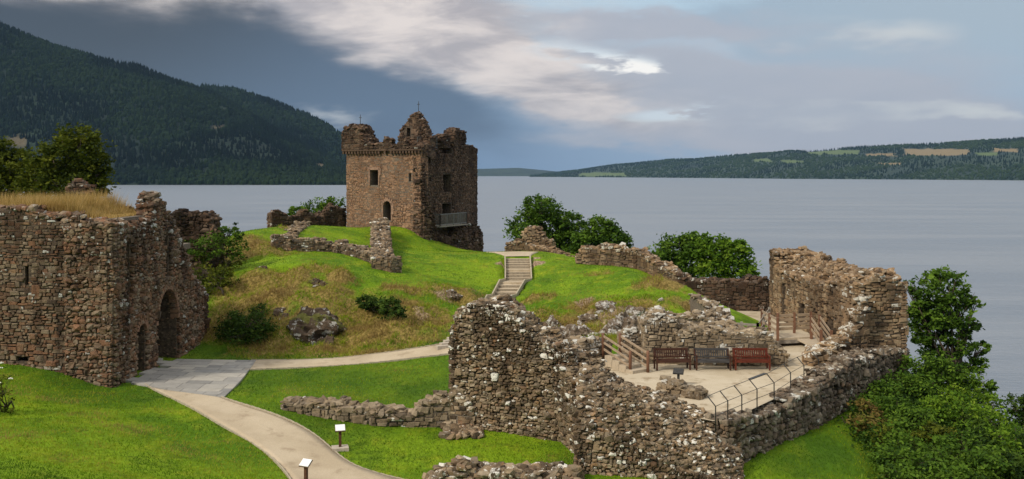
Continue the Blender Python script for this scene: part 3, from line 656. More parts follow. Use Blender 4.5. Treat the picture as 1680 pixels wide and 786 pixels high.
    if 'r' in faces: course_face(mb, O + u * L, -nn, u, T, zb, zt, look(lambda s: (0 * s + L - .01, s)), stone, prot, r, lambda s, z: lich0 + 0 * s, mode, pale)
    if rc:
        c = np.concatenate(rc); tp = np.concatenate(rt)
        if topdens > 1:
          for _ in range(int(topdens) - 1):
            c = np.r_[c, c[tp] + r.uniform(-.6, .6, (tp.sum(), 3)) * np.array([cell, cell, 0])]; tp = np.r_[tp, np.ones(tp.sum(), bool)]
        c = c + r.uniform(-.28, .28, c.shape) * cell; c[:, 2] -= np.where(tp, .02, 0)
        if openings:
            k = inop(c[:, 0], c[:, 1], c[:, 2], .3)
            if reveal == 0: c, tp, k = c[~k], tp[~k], k[~k]
        else: k = np.zeros(len(c), bool)
        n = len(c); sz = np.where(k, reveal, 1.0)[:, None] * np.stack([r.uniform(.13, .27, n), r.uniform(.11, .22, n), r.uniform(.05, .12, n)], -1) * topsize
        inner = ~tp & (c[:, 2] < topf(c[:, 0], c[:, 1]) - .5)
        W3 = O + c[:, :1] * u - c[:, 1:2] * nn + c[:, 2:] * np.array([0, 0, 1.])
        rocks(mb, W3, sz, np.clip(r.beta(1.2, 1.4, n), 0, 1), np.where(inner, 0, lich_top * r.uniform(.1, 1.1, n) ** 1.3 + (r.random(n) < pale) * r.uniform(.3, .85, n)), r, .25, .27)
def line_fit(px, A, B):
    """distance along A->B where the picture column px meets it"""
    A, B = np.asarray(A, float), np.asarray(B, float); d = (B - A) / np.linalg.norm(B - A); k = (px - CX) / F
    s = (k * A[1] - A[0]) / (d[0] - k * d[1]); return s, A[1] + s * d[1]
def prof(A, B, pts):
    """top profile given as picture points (px,py) on the line A->B"""
    out = []
    for px, py in pts:
        s, Y = line_fit(px, A, B); out.append((s, zp(py, Y)))
    return sorted(out)
def gbot(A, B, below=.35):
    A, B = np.asarray(A, float), np.asarray(B, float); d = (B - A) / np.linalg.norm(B - A); n = np.array([d[1], -d[0]])
    def f(s, w_): return H(A[0] + s * d[0] - w_ * n[0], A[1] + s * d[1] - w_ * n[1]) - below
    ss = np.linspace(0, np.linalg.norm(B - A), 40); lo = np.minimum(f(ss, 0 * ss), 99)
    return lambda s, w_: np.interp(s, ss, lo)

# ------------------------------------------------------------------ the tower
tA, tB = np.array([-16.15, 95.0]), np.array([-8.53, 91.0]); tu = (tB - tA) / np.linalg.norm(tB - tA); tin = np.array([-tu[1], tu[0]])   # inward
tL = np.linalg.norm(tB - tA)
tower = thing('castle_tower', 'ruined square brown stone tower house with broken parapets standing on the loch edge', 'tower', (tA[0], tA[1], 22))
TO = (tA[0], tA[1], 22)
def tp(s, d=0): return tA + tu * s + tin * d
def fr(px): return line_fit(px, tA, tB)
def op(A, B, px0, px1, py0, py1, arch=0, w1=99, w0=-9):
    (s0, Y0), (s1, Y1) = line_fit(px0, A, B), line_fit(px1, A, B); Y = (Y0 + Y1) / 2
    return dict(s0=s0, s1=s1, z0=zp(py1, Y), z1=zp(py0, Y), arch=arch, w1=w1, w0=w0)
mb = MB()
fo = [op(tA, tB, 607.5, 621, 279, 304), op(tA, tB, 629, 642, 330, 362, .45), op(tA, tB, 670.5, 674, 284, 298)]
wall(mb, tA, tB, 1.3, 32.1, 20.5, fo, .25, (.27, .145), .03, .05, 'fr', 1, lich_top=0, pale=.02)
front = mb.build('front_wall', [M['tower'], M['mortar_pale']], tower, TO)
for nm, o_ in (('window_surround', fo[0]), ('door_surround', fo[1])):
    mb = MB(); rr = np.random.default_rng(3)
    for sd_ in (0, 1):
        z = o_['z0']
        while z < o_['z1'] - .1:
            h = rr.uniform(.25, .4); wd_ = rr.choice([.16, .30]); sx_ = o_['s0'] - wd_ / 2 if sd_ == 0 else o_['s1'] + wd_ / 2
            p = tp(sx_, .12); box(mb, (p[0], p[1], z + h / 2), (wd_ - .015, .40, h - .02), math.atan2(tu[1], tu[0])); z += h
    p = tp((o_['s0'] + o_['s1']) / 2, .12)
    if nm == 'window_surround': box(mb, (p[0], p[1], o_['z1'] + .13), (o_['s1'] - o_['s0'] + .5, .40, .24), math.atan2(tu[1], tu[0]))
    else:
        for k in range(7):
            a = (k + .5) / 7 * math.pi; hw = (o_['s1'] - o_['s0']) / 2 + .1; q = tp((o_['s0'] + o_['s1']) / 2 - hw * math.cos(a), .12)
            box(mb, (q[0], q[1], o_['z1'] - .40 + .52 * math.sin(a)), (.24, .40, .22), math.atan2(tu[1], tu[0]))
    mb.build(nm, M['dressed'], tower, TO)
# right-hand face, set back behind the broken corner
rA, rB = tp(tL - .75, .35), tp(tL - .75, 12.0)
mb = MB()
ro = [op(rA, rB, 727, 740, 286, 315), op(rA, rB, 726, 740, 334, 352), op(rA, rB, 702, 707, 256, 268, 0, .5), op(rA, rB, 722, 742, 243, 252, 0, .7), op(rA, rB, 704, 708, 290, 298, 0, .6)]
wall(mb, rA, rB, 1.3, prof(rA, rB, [(690, 246), (726, 247), (727.5, 230), (731, 223), (738, 224), (739, 242), (744, 243), (745, 219), (752, 212), (763, 215), (764.5, 243), (775, 241), (784, 246), (788, 252)]), 20, ro, .25, (.28, .15), .07, .10, 'frb', 2, lich_top=.15, pale=.03)
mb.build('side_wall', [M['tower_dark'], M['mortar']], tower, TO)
sA_, sB_ = tp(tL + .12, .1), tp(tL + .12, 11.5)
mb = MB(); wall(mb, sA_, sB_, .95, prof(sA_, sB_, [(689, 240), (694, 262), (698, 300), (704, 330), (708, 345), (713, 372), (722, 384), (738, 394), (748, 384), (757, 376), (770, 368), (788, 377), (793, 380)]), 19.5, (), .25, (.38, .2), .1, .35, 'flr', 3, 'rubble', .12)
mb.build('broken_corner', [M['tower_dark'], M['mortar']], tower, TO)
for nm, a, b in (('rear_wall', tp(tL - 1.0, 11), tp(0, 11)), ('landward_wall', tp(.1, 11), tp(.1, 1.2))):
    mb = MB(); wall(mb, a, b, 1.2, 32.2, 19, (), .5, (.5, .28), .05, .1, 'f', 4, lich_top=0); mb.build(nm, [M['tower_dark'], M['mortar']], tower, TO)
mb = MB(); q = tp(tL / 2, 5.6); box(mb, (q[0], q[1], 31.6), (tL - 2.2, 9.4, .3), math.atan2(tu[1], tu[0])); box(mb, (q[0], q[1], 27.4), (tL - 2.2, 9.4, .3), math.atan2(tu[1], tu[0])); mb.build('light_block_slab', M['dark'], tower, TO)  # unseen slabs added to keep the tower's interior dark
# parapet: corbels, turret, crumbled breastwork, cap-house gable
mb = MB()
for k in range(26):
    s = -.15 + k * (tL + .1) / 25
    if 4.2 < s < 5.6 and k % 2: continue
    q = tp(s, -.12); box(mb, (q[0], q[1], 31.98), (.2, .34, .26), math.atan2(tu[1], tu[0]) + rng.uniform(-.05, .05))
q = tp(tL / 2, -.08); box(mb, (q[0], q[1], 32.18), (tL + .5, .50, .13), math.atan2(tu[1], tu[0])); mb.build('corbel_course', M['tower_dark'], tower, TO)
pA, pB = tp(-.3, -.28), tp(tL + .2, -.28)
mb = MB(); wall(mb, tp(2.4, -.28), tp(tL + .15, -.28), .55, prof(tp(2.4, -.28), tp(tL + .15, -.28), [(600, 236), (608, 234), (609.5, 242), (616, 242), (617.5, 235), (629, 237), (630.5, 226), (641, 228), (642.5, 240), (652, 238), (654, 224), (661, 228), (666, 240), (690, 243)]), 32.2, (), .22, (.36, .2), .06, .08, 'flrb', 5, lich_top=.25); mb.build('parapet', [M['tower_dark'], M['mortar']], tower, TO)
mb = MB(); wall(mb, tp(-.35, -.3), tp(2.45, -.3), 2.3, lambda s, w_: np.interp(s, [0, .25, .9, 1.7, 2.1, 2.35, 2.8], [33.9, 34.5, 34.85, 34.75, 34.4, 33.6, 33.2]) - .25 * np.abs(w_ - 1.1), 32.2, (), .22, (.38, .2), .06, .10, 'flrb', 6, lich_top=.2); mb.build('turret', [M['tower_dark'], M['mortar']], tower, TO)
mb = MB(); gA, gB = tp(5.0, 1.7), tp(8.6, 1.7)
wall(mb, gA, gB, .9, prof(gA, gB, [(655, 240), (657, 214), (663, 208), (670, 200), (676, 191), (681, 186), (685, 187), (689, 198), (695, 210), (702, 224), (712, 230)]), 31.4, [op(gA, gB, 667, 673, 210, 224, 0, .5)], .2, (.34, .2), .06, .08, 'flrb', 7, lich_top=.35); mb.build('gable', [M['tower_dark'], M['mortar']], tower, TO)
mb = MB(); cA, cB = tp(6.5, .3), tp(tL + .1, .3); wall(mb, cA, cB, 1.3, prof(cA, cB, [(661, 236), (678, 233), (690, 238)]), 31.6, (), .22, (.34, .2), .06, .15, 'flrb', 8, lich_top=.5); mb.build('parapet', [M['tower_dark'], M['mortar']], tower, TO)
# viewing balcony on the side face
bz = 24.95; b0, b1 = line_fit(715, *[tp(tL + .15, 0), tp(tL + .15, 12)])[0], line_fit(759, *[tp(tL + .15, 0), tp(tL + .15, 12)])[0]
mb = MB(); q = tp(tL - .05, (b0 + b1) / 2); box(mb, (q[0], q[1], bz - .06), (1.5, b1 - b0 + .1, .12), math.atan2(tu[1], tu[0])); bal = mb.build('balcony', M['wood_grey'], tower, TO)
mb = MB(); mb2 = MB()
def rail(p, q, n, h, m_, m2_, z):
    for k in range(n + 1):
        c = p + (q - p) * k / n; beam(m_, (c[0], c[1], z), (c[0], c[1], z + h), .09, .09)
    for hh in (h - .04, .12): beam(m_, (p[0], p[1], z + hh), (q[0], q[1], z + hh), .06, .07)
    nb = int(np.linalg.norm(q - p) / .14)
    for k in range(nb):
        c = p + (q - p) * (k + .5) / nb; beam(m2_, (c[0], c[1], z + .12), (c[0], c[1], z + h - .06), .035, .035)
rail(tp(tL + .62, b0), tp(tL + .62, b1), 4, 1.15, mb, mb2, bz); rail(tp(tL - .4, b0), tp(tL + .62, b0), 1, 1.15, mb, mb2, bz); rail(tp(tL + .62, b1), tp(tL - .4, b1), 1, 1.15, mb, mb2, bz)
bal_r = mb.build('railing', M['galv'], bal, TO); mb2.build('baluster', M['galv'], bal, TO)
mb = MB(); p_, q_ = tp(tL - .95, .9), tp(tL - .95, 4.4)
for k in range(5):
    c = p_ + (q_ - p_) * k / 4; beam(mb, (c[0], c[1], 31.8), (c[0], c[1], 33.45), .06, .06)
for hh in (33.42, 32.5): beam(mb, (p_[0], p_[1], hh), (q_[0], q_[1], hh), .06, .06)
nb = 24
for k in range(nb):
    c = p_ + (q_ - p_) * k / nb; beam(mb, (c[0], c[1], 32.5), (c[0], c[1], 33.4), .025, .025)
mb.build('roof_railing', M['glass_rail'], tower, TO)
for s, d, z, z2 in ((1.25, .6, 34.6, 35.7), (7.0, 2.1, 35.5, 36.9)):
    mb = MB(); q = tp(s, d); tube(mb, [(q[0], q[1], z), (q[0], q[1], z2)], [.035, .025], 6); tube(mb, [(q[0] - .12, q[1], z2 - .3), (q[0] + .12, q[1], z2 - .3)], .03, 6); mb.build('lightning_rod', M['steel'], tower, TO)

# ------------------------------------------------------------------ gatehouse
gz = 20.3
c0 = np.array([-17.95, 43.8]); c1 = np.array([-17.52, 55.3]); gO = (-18, 44, gz)
gate = thing('gatehouse', 'ruined red brown gatehouse with tall arched gateway and straw grass on its wall head', 'gatehouse', gO)
mb = MB(); wA = np.array([-27.5, 45.0])
wall(mb, wA, c0 - [.22, 0], 1.5, prof(wA, c0, [(-100, 338), (0, 341), (15, 339), (45, 342), (60, 354), (100, 356), (140, 361), (170, 366), (188, 372)]), gbot(wA, c0, .6), [op(wA, c0, 41, 47, 436, 468, 0, .8), op(wA, c0, 28, 46, 586, 593, 0, .8)], .28, (.27, .135), .06, .16, 'f', 20, lich_top=.6, lich_h=1.0, pale=.07)
mb.build('south_wall', [M['gate'], M['mortar']], gate, gO)
# the gate wall faces the court (+X)
mb = MB(); go = [dict(s0=2.55, s1=3.45, z0=gz - .5, z1=22.75, arch=.3), dict(s0=4.85, s1=7.45, z0=gz - .5, z1=24.05, arch=1.7), dict(s0=1.35, s1=1.75, z0=24.3, z1=26.8, w1=.5), dict(s0=5.9, s1=6.35, z0=24.7, z1=27.0, w1=.35)]
wall(mb, c0 + [0, .1], c1, 2.2, lambda s, w_: np.maximum(np.interp(s, [0, 1, 3, 5, 6.6, 7.2, 8.4, 9.8, 10.6, 13.4], [27.6, 27.55, 27.6, 27.5, 27.5, 27.1, 26.0, 24.4, 23.7, 23.4]), np.where(w_ < .85, np.interp(s, [4.2, 4.3, 4.6, 4.9, 5.2, 5.5, 5.9, 6.5, 6.6], [0, 27.3, 28.2, 28.85, 29.05, 28.75, 28.2, 27.7, 0]), 0)), gz - .7, go, .26, (.23, .135), .05, .22, 'flr', 21, mode='rubble',  lich_top=.5, lich_h=1.2, pale=.10, reveal=.3)
mb.build('gate_wall', [M['gate'], M['mortar']], gate, gO)
for o_, n_, th in ((go[1], 19, .3), (go[0], 9, .2)):
    mb = MB()
    hw = (o_['s1'] - o_['s0']) / 2; sc_ = (o_['s0'] + o_['s1']) / 2; rise = o_['arch']
    for k in range(n_):
        a = (k + .5) / n_ * math.pi; s = sc_ - (hw + .13) * math.cos(a); z = o_['z1'] - rise + (rise + .13) * math.sin(a)
        q = c0 + [0, .1] + (c1 - c0) / np.linalg.norm(c1 - c0) * s; box(mb, (q[0] - .10, q[1], z), (.42, .22 if n_ > 9 else .13, .27), 0, (.5, 0, 0), 0, -(a - math.pi / 2))
    mb.build('arch_ring', M['arch'], gate, gO)
mb = MB(); box(mb, (-22.3, 47.9, 27.75), (8.2, 5.6, .3)); box(mb, (-22.3, 53, 25.9), (8.2, 4.4, .3)); mb.build('vault_top', M['mortar_pale'], gate, gO)
mb = MB(); wall(mb, (-27.5, 51.0), (-19.8, 51.0), .9, 27.7, 19.5, (), .5, (.4, .21), .06, .1, 'f', 22, lich_top=0); wall(mb, (-19.7, 47.3), (-27.5, 47.3), .9, 27.7, 19.5, (), .5, (.4, .21), .06, .1, 'f', 23, lich_top=0); wall(mb, (-27.5, 57), (-27.5, 45.5), .9, 27.5, 19.5, (), .5, (.4, .21), .06, .1, 'fb', 26, lich_top=0)
mb.build('passage_wall', [M['gate'], M['mortar']], gate, gO)
mb = MB(); a, b = np.array([-22.6, 50.3]), np.array([-19.6, 50.0]); wall(mb, a, b, .8, prof(a, b, [(118, 350), (120, 350), (195, 350), (206, 343), (218, 341), (228, 344), (240, 350)]), 27.4, (), .25, (.36, .18), .07, .2, 'flr', 24, lich_top=.3); mb.build('inner_wall', [M['gate'], M['mortar']], gate, gO)
mb = MB(); a, b = np.array([-17.8, 55.4]), np.array([-17.62, 56.5]); wall(mb, a + [0, .06], b, 1.1, [(0, 23.3), (.7, 23.2), (1.1, 22.7)], 20, (), .28, (.38, .2), .08, .15, 'flr', 25, lich_top=.8); mb.build('stub_wall', [M['gate'], M['mortar']], gate, gO)
ruin_tower_ends = XY(279, 66), XY(351, 65)
a, b = XY(108, 58), XY(146, 58); mb = MB(); wall(mb, a, b, .8, prof(a, b, [(110, 310), (116, 300), (135, 299), (140, 305), (145, 318)]), 20, (), .25, (.38, .15), .07, .12, 'flr', 27, lich_top=.5)
tag(mb.build('stone_stump', [M['gate'], M['mortar']]), 'small square stump of masonry in front of the tree behind the gatehouse', 'ruin')

mb = MB(); a, b = ruin_tower_ends; wall(mb, a, b, 1.2, prof(a, b, [(279, 356), (285, 349), (295, 347), (310, 352), (330, 350), (340, 357), (346, 370), (351, 395)]), 19.5, (), .3, (.34, .17), .07, .2, 'flr', 28, mode='rubble', lich_top=.3)
tag(mb.build('gate_tower_ruin', [M['tower_dark'], M['mortar']]), 'dark ruined wall peeping out behind the gatehouse gate wall beside the leafy bush', 'ruin')
# ------------------------------------------------------------------ ruined walls, each a thing of its own
def ruin(name, label, segs, m_, mort='mortar', **kw):
    mb = MB()
    for k, sg in enumerate(segs):
        d = dict(kw); A, B, T, top = sg[:4]; A, B = np.asarray(A, float), np.asarray(B, float)
        if len(sg) > 4: d.update(sg[4])
        bot = d.pop('bot', None); bot = gbot(A, B) if bot is None else bot
        if isinstance(top, list) and top and top[0] == 'px': top = prof(A, B, top[1:])
        d['seed'] = kw.get('seed', 0) + k
        wall(mb, A, B, T, top, bot, **d)
    return tag(mb.build(name, [M[m_], M[mort]]), label, 'wall')
fA, fB = XY(741, 40.3), XY(952, 37.8)
bA, bB = XY(946, 34.6), XY(1216, 33.6)
def ridge(s, w_):
    px = np.linspace(940, 1220, 12); L_ = np.linalg.norm(bB - bA)
    back = np.interp(px, [940, 1000, 1080, 1150, 1190, 1216], [22.55, 22.25, 21.65, 21.05, 20.6, 20.0])
    zb_ = np.interp(s, np.linspace(0, L_, 12), back)
    return zb_ - np.interp(w_, [0, .5, 1.1, 2.2, 3], [1.6, .9, .4, .0, .05]) + (fbm(s * 1.3, w_ * 1.3, 0, 44, 3) - .5) * .5
ruin('curtain_wall', 'tall broken curtain wall in the foreground sloping down to the right with pale lichened top', [
    (fA, fB, 1.5, ['px', (738, 590), (742, 548), (746, 526), (753, 511), (764, 502), (785, 497), (806, 498), (822, 505), (840, 516), (860, 532), (880, 548), (905, 566), (930, 582), (960, 598)], dict(stone=(.17, .115), lich_top=.42, lich_h=1.4, pale=.09, mode='rubble', rag=.13, topsize=.7, topdens=2, cell=.2)),
    (bA, bB, 3.0, ridge, dict(stone=(.16, .11), mode='rubble', lich0=.04, lich_top=.14, lich_h=1.6, bot=18.0, topsize=.52, topdens=2, pale=.13, cell=.15, rag=.14)),
    (XY(914, 38.4), XY(966, 35.6), 1.7, [(0, 22.4), (.6, 22.5), (1.6, 22.05), (2.6, 21.5), (4.2, 21.0)], dict(stone=(.17, .115), mode='rubble', faces='fl', topsize=.52, topdens=2, lich_top=.2, pale=.11, cell=.17, rag=.16)),
    (XY(735, 40.0), XY(775, 39.6), 1.3, [(0, 20.9), (.4, 21.0), (1.0, 20.6)], dict(stone=(.28, .17)))],
    'curtain', 'mortar_pale', seed=40, cell=.26, prot=.07, rag=.2, mode='course', lich_top=.5)
ruin('low_wall', 'long knee-high ruined wall on the lawn running left from the curtain wall', [
    (G(463, 671)[:2], G(556, 690)[:2], .8, ['px', (463, 664), (490, 657), (520, 664), (558, 666)]),
    (G(553, 690)[:2], G(612, 698)[:2], .8, ['px', (553, 666), (580, 671), (612, 675)]),
    (G(608, 699)[:2], G(742, 700)[:2], .9, ['px', (608, 675), (640, 680), (680, 682), (694, 668), (715, 656), (742, 654)])], 'court', 'mortar_pale', seed=50, cell=.2, stone=(.30, .17), rag=.1, prot=.08, lich_top=.35)
ruin('wall_stump', 'rounded top of a low rubble wall at the bottom edge of the lawn', [
    (XY(698, 33.2), XY(950, 33.2), 1.1, ['px', (698, 796), (715, 783), (745, 775), (765, 772), (790, 776), (900, 781), (950, 782)])], 'curtain', seed=60, cell=.22, stone=(.30, .17), rag=.08, mode='rubble', lich_top=.45)
mb = MB(); r_ = np.random.default_rng(5); g = ground(r_.uniform(730, 790, 60), r_.uniform(690, 719, 60)); k = (g[:, 0] + 1.2) * .3 + (g[:, 1] - 39) * .6
rocks(mb, g + [0, 0, .05], r_.uniform(.12, .26, (60, 3)) * [1, 1, .6], r_.random(60), r_.uniform(0, .5, 60), r_); tag(mb.build('stone_heap', [M['curtain']]), 'little heap of fallen stones on the grass at the foot of the curtain wall', 'stones')
# retaining wall of the water-gate court
wR0, wR1 = XY(1196, 35.3), XY(1490, 48.6)
ruin('retaining_wall', 'dark cobbled retaining wall climbing beside the outer grass bank below the steel fence', [
    (wR0, wR1, .9, ['px', (1196, 694), (1212, 688), (1225, 682), (1248, 680), (1268, 676), (1280, 668), (1297, 657), (1325, 640), (1345, 624), (1400, 590), (1450, 576), (1492, 571)])], 'cobble', seed=70, cell=.24, stone=(.24, .17), rag=.06, mode='rubble', prot=.05, lich_top=.4, lich_h=.4, topsize=.6, topdens=2, pale=.16)
# court walls
FZ = 21.0
def onfloor(px, py): Y = (ZC - FZ) * F / (py - YH); return XY(px, Y)
ruin('bench_wall', 'waist-high buff rubble wall directly behind the three benches', [
    (onfloor(1112, 599), onfloor(1291, 602), 2.0, ['px', (1112, 545), (1140, 543), (1180, 545), (1215, 546), (1250, 550), (1262, 555), (1275, 570), (1292, 588)], dict(bot=20.2))], 'court', 'mortar_pale', seed=80, cell=.24, stone=(.27, .14), rag=.12, lich_top=.5, lich_h=.7, prot=.06, topsize=.75, topdens=2)
ruin('wall_end', 'stubby tall wall end with white lichened cap left of the grey bench', [
    (onfloor(1058, 597), onfloor(1111, 597), 2.2, ['px', (1058, 538), (1066, 524), (1085, 519), (1105, 523), (1112, 532)], dict(bot=20.2)),
    (XY(1018, 47.0), XY(1062, 47.0), .9, ['px', (1010, 552), (1030, 548), (1062, 546)], dict(bot=20.2))], 'court', 'mortar_pale', seed=84, cell=.24, stone=(.28, .15), rag=.15, lich_top=.9, lich_h=.8, prot=.06, topsize=.75, topdens=2)
ruin('step_wall', 'low grey wall behind the little timber steps', [
    (XY(942, 44.6), XY(1003, 46.0), .8, ['px', (942, 572), (955, 563), (990, 560), (1003, 562)], dict(bot=20.2))], 'court', 'mortar_pale', seed=88, cell=.24, stone=(.34, .18), rag=.1, lich_top=.8, prot=.06)
ruin('court_stub', 'low curving stub of wall on the sandy court near the black lectern', [
    (onfloor(1078, 646), onfloor(1148, 656), .7, lambda s, w_: 21.42 - .1 * (s > 1.1) + 0 * w_, dict(bot=20.5))], 'court', 'mortar_pale', seed=90, cell=.2, stone=(.3, .14), rag=.1, lich_top=.4, prot=.05, topsize=.9)
ruin('terrace_wall', 'small retaining wall under the grassy lip of the right-hand knoll', [
    (XY(1105, 53.5), XY(1172, 52.5), .8, ['px', (1105, 518), (1140, 516), (1172, 520)], dict(bot=20.2))], 'court', 'mortar_pale', seed=92, cell=.26, rag=.1, lich_top=.6)
ruin('tumbled_wall', 'tumbled line of stones descending from the knoll to the footbridge', [
    (XY(1222, 51.5), XY(1158, 57.5), 1.0, lambda s, w_: np.interp(s, [0, 2, 4, 7], [21.8, 22.0, 22.5, 23.0]) + 0 * w_, dict(bot=20)),
    (XY(1150, 51), XY(1235, 50), .8, ['px', (1150, 540), (1190, 540), (1235, 546)], dict(bot=20.2))], 'court', 'mortar_pale', seed=95, cell=.26, rag=.3, mode='rubble', lich_top=.7)
# loch-side range
eA, eB = np.array([16.5, 62.5]), np.array([16.9, 48.0])
def hall_top(s, w_):
    f = np.interp(s, [0, 1.2, 1.6, 4, 8, 11, 13, 14.6], [25.0, 24.9, 24.1, 23.95, 23.95, 24.1, 24.2, 24.6]); bk = np.interp(s, [0, 1.5, 5, 10, 12, 14.6], [25.1, 25.1, 24.8, 24.75, 24.9, 24.8])
    return f + (bk - f) * np.clip((w_ - .5) / 1.0, 0, 1)
eo = [op(eA, eB, 1310, 1319, 497, 526, 0, 1.8), op(eA, eB, 1359, 1370, 522, 572, 0, 1.8), op(eA, eB, 1349, 1356, 527, 555, 0, 1.4), op(eA, eB, 1388, 1401, 534, 553, 0, 1.8), op(eA, eB, 1283, 1288, 463, 512, 0, .35), op(eA, eB, 1381, 1386, 546, 560, 0, .5), op(eA, eB, 1362, 1367, 478, 486, 0, .5)]
ruin('range_wall', 'tall roofless brown wall of the lochside range with small dark window openings', [
    (eA, eB, 2.3, hall_top, dict(openings=eo, bot=19.6, faces='fl')),
    (XY(1407, 47.4), XY(1488, 47.6), 2.2, ['px', (1405, 470), (1420, 462), (1440, 456), (1465, 457), (1480, 464), (1489, 480)], dict(bot=17.5, stone=(.30, .15), pale=.1))], 'hall', seed=100, cell=.26, stone=(.28, .15), rag=.2, lich_top=.55, lich_h=.7, prot=.07, topdens=2, topsize=.85)
ruin('ramp_wall', 'low wall rising like a ramp against the end of the lochside range', [
    (onfloor(1335, 602), XY(1424, 46.6), .8, ['px', (1335, 582), (1342, 574), (1370, 568), (1395, 556), (1408, 535), (1418, 500), (1425, 480)], dict(bot=20.2))], 'hall', seed=105, cell=.22, rag=.12, lich_top=.8, lich_h=.5)
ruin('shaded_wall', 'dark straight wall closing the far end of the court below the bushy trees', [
    (XY(1110, 65.5), XY(1266, 63.5), 1.0, ['px', (1110, 455), (1140, 460), (1200, 462), (1230, 461), (1266, 465)], dict(bot=19))], 'tower_dark', seed=110, cell=.3, rag=.14, lich_top=.7, lich_h=.3)  # shadow of the overhang is carried by the dark stone colour
ruin('knoll_wall', 'low humped wall along the back edge of the right-hand knoll', [
    (G(944, 433)[:2], XY(1045, 69.5), 1.1, ['px', (944, 420), (952, 408), (985, 406), (1020, 407), (1045, 415)]),
    (XY(1040, 69.8), XY(1112, 65.5), 1.0, ['px', (1040, 412), (1060, 424), (1090, 442), (1112, 456)])], 'hall', seed=115, cell=.28, rag=.14, lich_top=.6, lich_h=.5)
ruin('pinnacle_wall', 'jagged pinnacle of masonry at the head of the steps in front of the trees', [
    (XY(828, 84), XY(905, 83), 1.2, ['px', (826, 405), (845, 398), (858, 395), (862, 380), (872, 372), (884, 378), (890, 392), (905, 400)]),
    (XY(862, 82), XY(948, 76), .9, ['px', (862, 402), (880, 405), (905, 414), (948, 430)])], 'hall', seed=120, cell=.28, rag=.2, lich_top=.4)
# around the tower plateau
ruin('plateau_wall', 'low drystone enclosure wall round the bright grass shelf below the tower', [
    (G(446, 409)[:2], G(546, 414)[:2], .8, ['px', (446, 390), (480, 391), (520, 394), (546, 398)]),
    (G(543, 414)[:2], G(642, 447)[:2], .9, ['px', (543, 398), (580, 407), (610, 416), (642, 424)]),
    (XY(485, 87), G(448, 408)[:2], 1.3, lambda s, w_: np.interp(s, [0, 8, 16], [25.55, 25.3, 25.15]) + 0 * w_),
    (G(645, 446)[:2], XY(636, 88.5), 1.5, lambda s, w_: np.interp(s, [0, 4, 12, 23], [24.0, 24.35, 25.1, 25.9]) + 0 * w_, dict(faces='flr'))], 'curtain', 'mortar_pale', seed=130, cell=.26, rag=.12, lich_top=.3, stone=(.28, .15), topsize=.8)
ruin('curtain_fragment', 'jagged remnant of curtain wall left of the tower with a shrub behind', [
    (XY(446, 92), XY(568, 97), 1.0, ['px', (446, 352), (456, 349), (470, 351), (476, 359), (490, 356), (500, 346), (514, 350), (522, 357), (535, 348), (546, 338), (558, 341), (568, 352)])], 'tower_dark', seed=140, cell=.3, rag=.25, lich_top=.3)

# ------------------------------------------------------------------ paths, plaza, court floor
def strip(name, left, right, m_, lift=.035, cross=8, step=.5, kerb=False, label=None):
    Lp, Rp = ground(*zip(*left))[:, :2], ground(*zip(*right))[:, :2]
    def res(P, n):
        d = np.r_[0, np.cumsum(np.linalg.norm(np.diff(P, axis=0), axis=1))]; t = np.linspace(0, d[-1], n); p = np.stack([np.interp(t, d, P[:, i]) for i in (0, 1)], -1)
        for _ in range(6): p[1:-1] = (p[:-2] + 2 * p[1:-1] + p[2:]) / 4
        return p
    n = max(8, int(np.linalg.norm(np.diff(Lp, axis=0), axis=1).sum() / step)); Lp, Rp = res(Lp, n), res(Rp, n)
    t = np.linspace(0, 1, cross + 1)[None, :, None]; Q = Lp[:, None] * (1 - t) + Rp[:, None] * t
    Z = Hr(Q[..., 0], Q[..., 1]) + lift; Z[:, 0] -= .0; V = np.concatenate([Q, Z[..., None]], -1)
    sk = V.copy(); sk = sk[:, [0, -1]]; sk[..., 2] -= .2; V = np.concatenate([sk[:, :1], V, sk[:, 1:]], 1)
    idx = np.arange(V.shape[0] * V.shape[1]).reshape(V.shape[:2]); mb = MB()
    mb.add(V, np.stack([idx[:-1, :-1], idx[:-1, 1:], idx[1:, 1:], idx[1:, :-1]], -1).reshape(-1, 4), (.5, 0, 0), 0, True)
    o = mb.build(name, M[m_]); o['kind'] = 'structure'
    if label: o['label'] = label
    mk = MB()
    if kerb:
        for P in (Lp, Rp):
            for i in range(len(P) - 1):
                a, b = P[i], P[i + 1]; beam(mk, (a[0], a[1], H(a[0], a[1]) + .04), (b[0], b[1], H(b[0], b[1]) + .02), .05, .09)
        k = mk.build('path_edging', M['kerb']); k['kind'] = 'structure'
    return np.r_[Lp, Rp[::-1]]
POLY = []
POLY.append(strip('main_path', [(238, 632), (262, 645), (300, 663), (345, 690), (390, 715), (430, 738), (462, 765), (480, 790), (490, 815)], [(363, 653), (376, 658), (400, 665), (445, 680), (490, 697), (528, 722), (552, 746), (580, 767), (615, 777), (680, 793)], 'path', kerb=True, label='pale gravel path curving across the lawn'))
POLY.append(strip('side_path', [(412, 592), (470, 592), (540, 590), (600, 584), (660, 575), (742, 565), (790, 553)], [(402, 608), (470, 605), (540, 602), (600, 598), (660, 590), (742, 582), (800, 572)], 'path', kerb=True, label='pale gravel path running to the steps'))
POLY.append(strip('summit_path', [(829, 421.5), (826, 418), (815, 415.5), (798, 414)], [(870, 421.5), (874, 418), (880, 415), (884, 413.6)], 'path', .05, label='sandy landing at the head of the steps'))
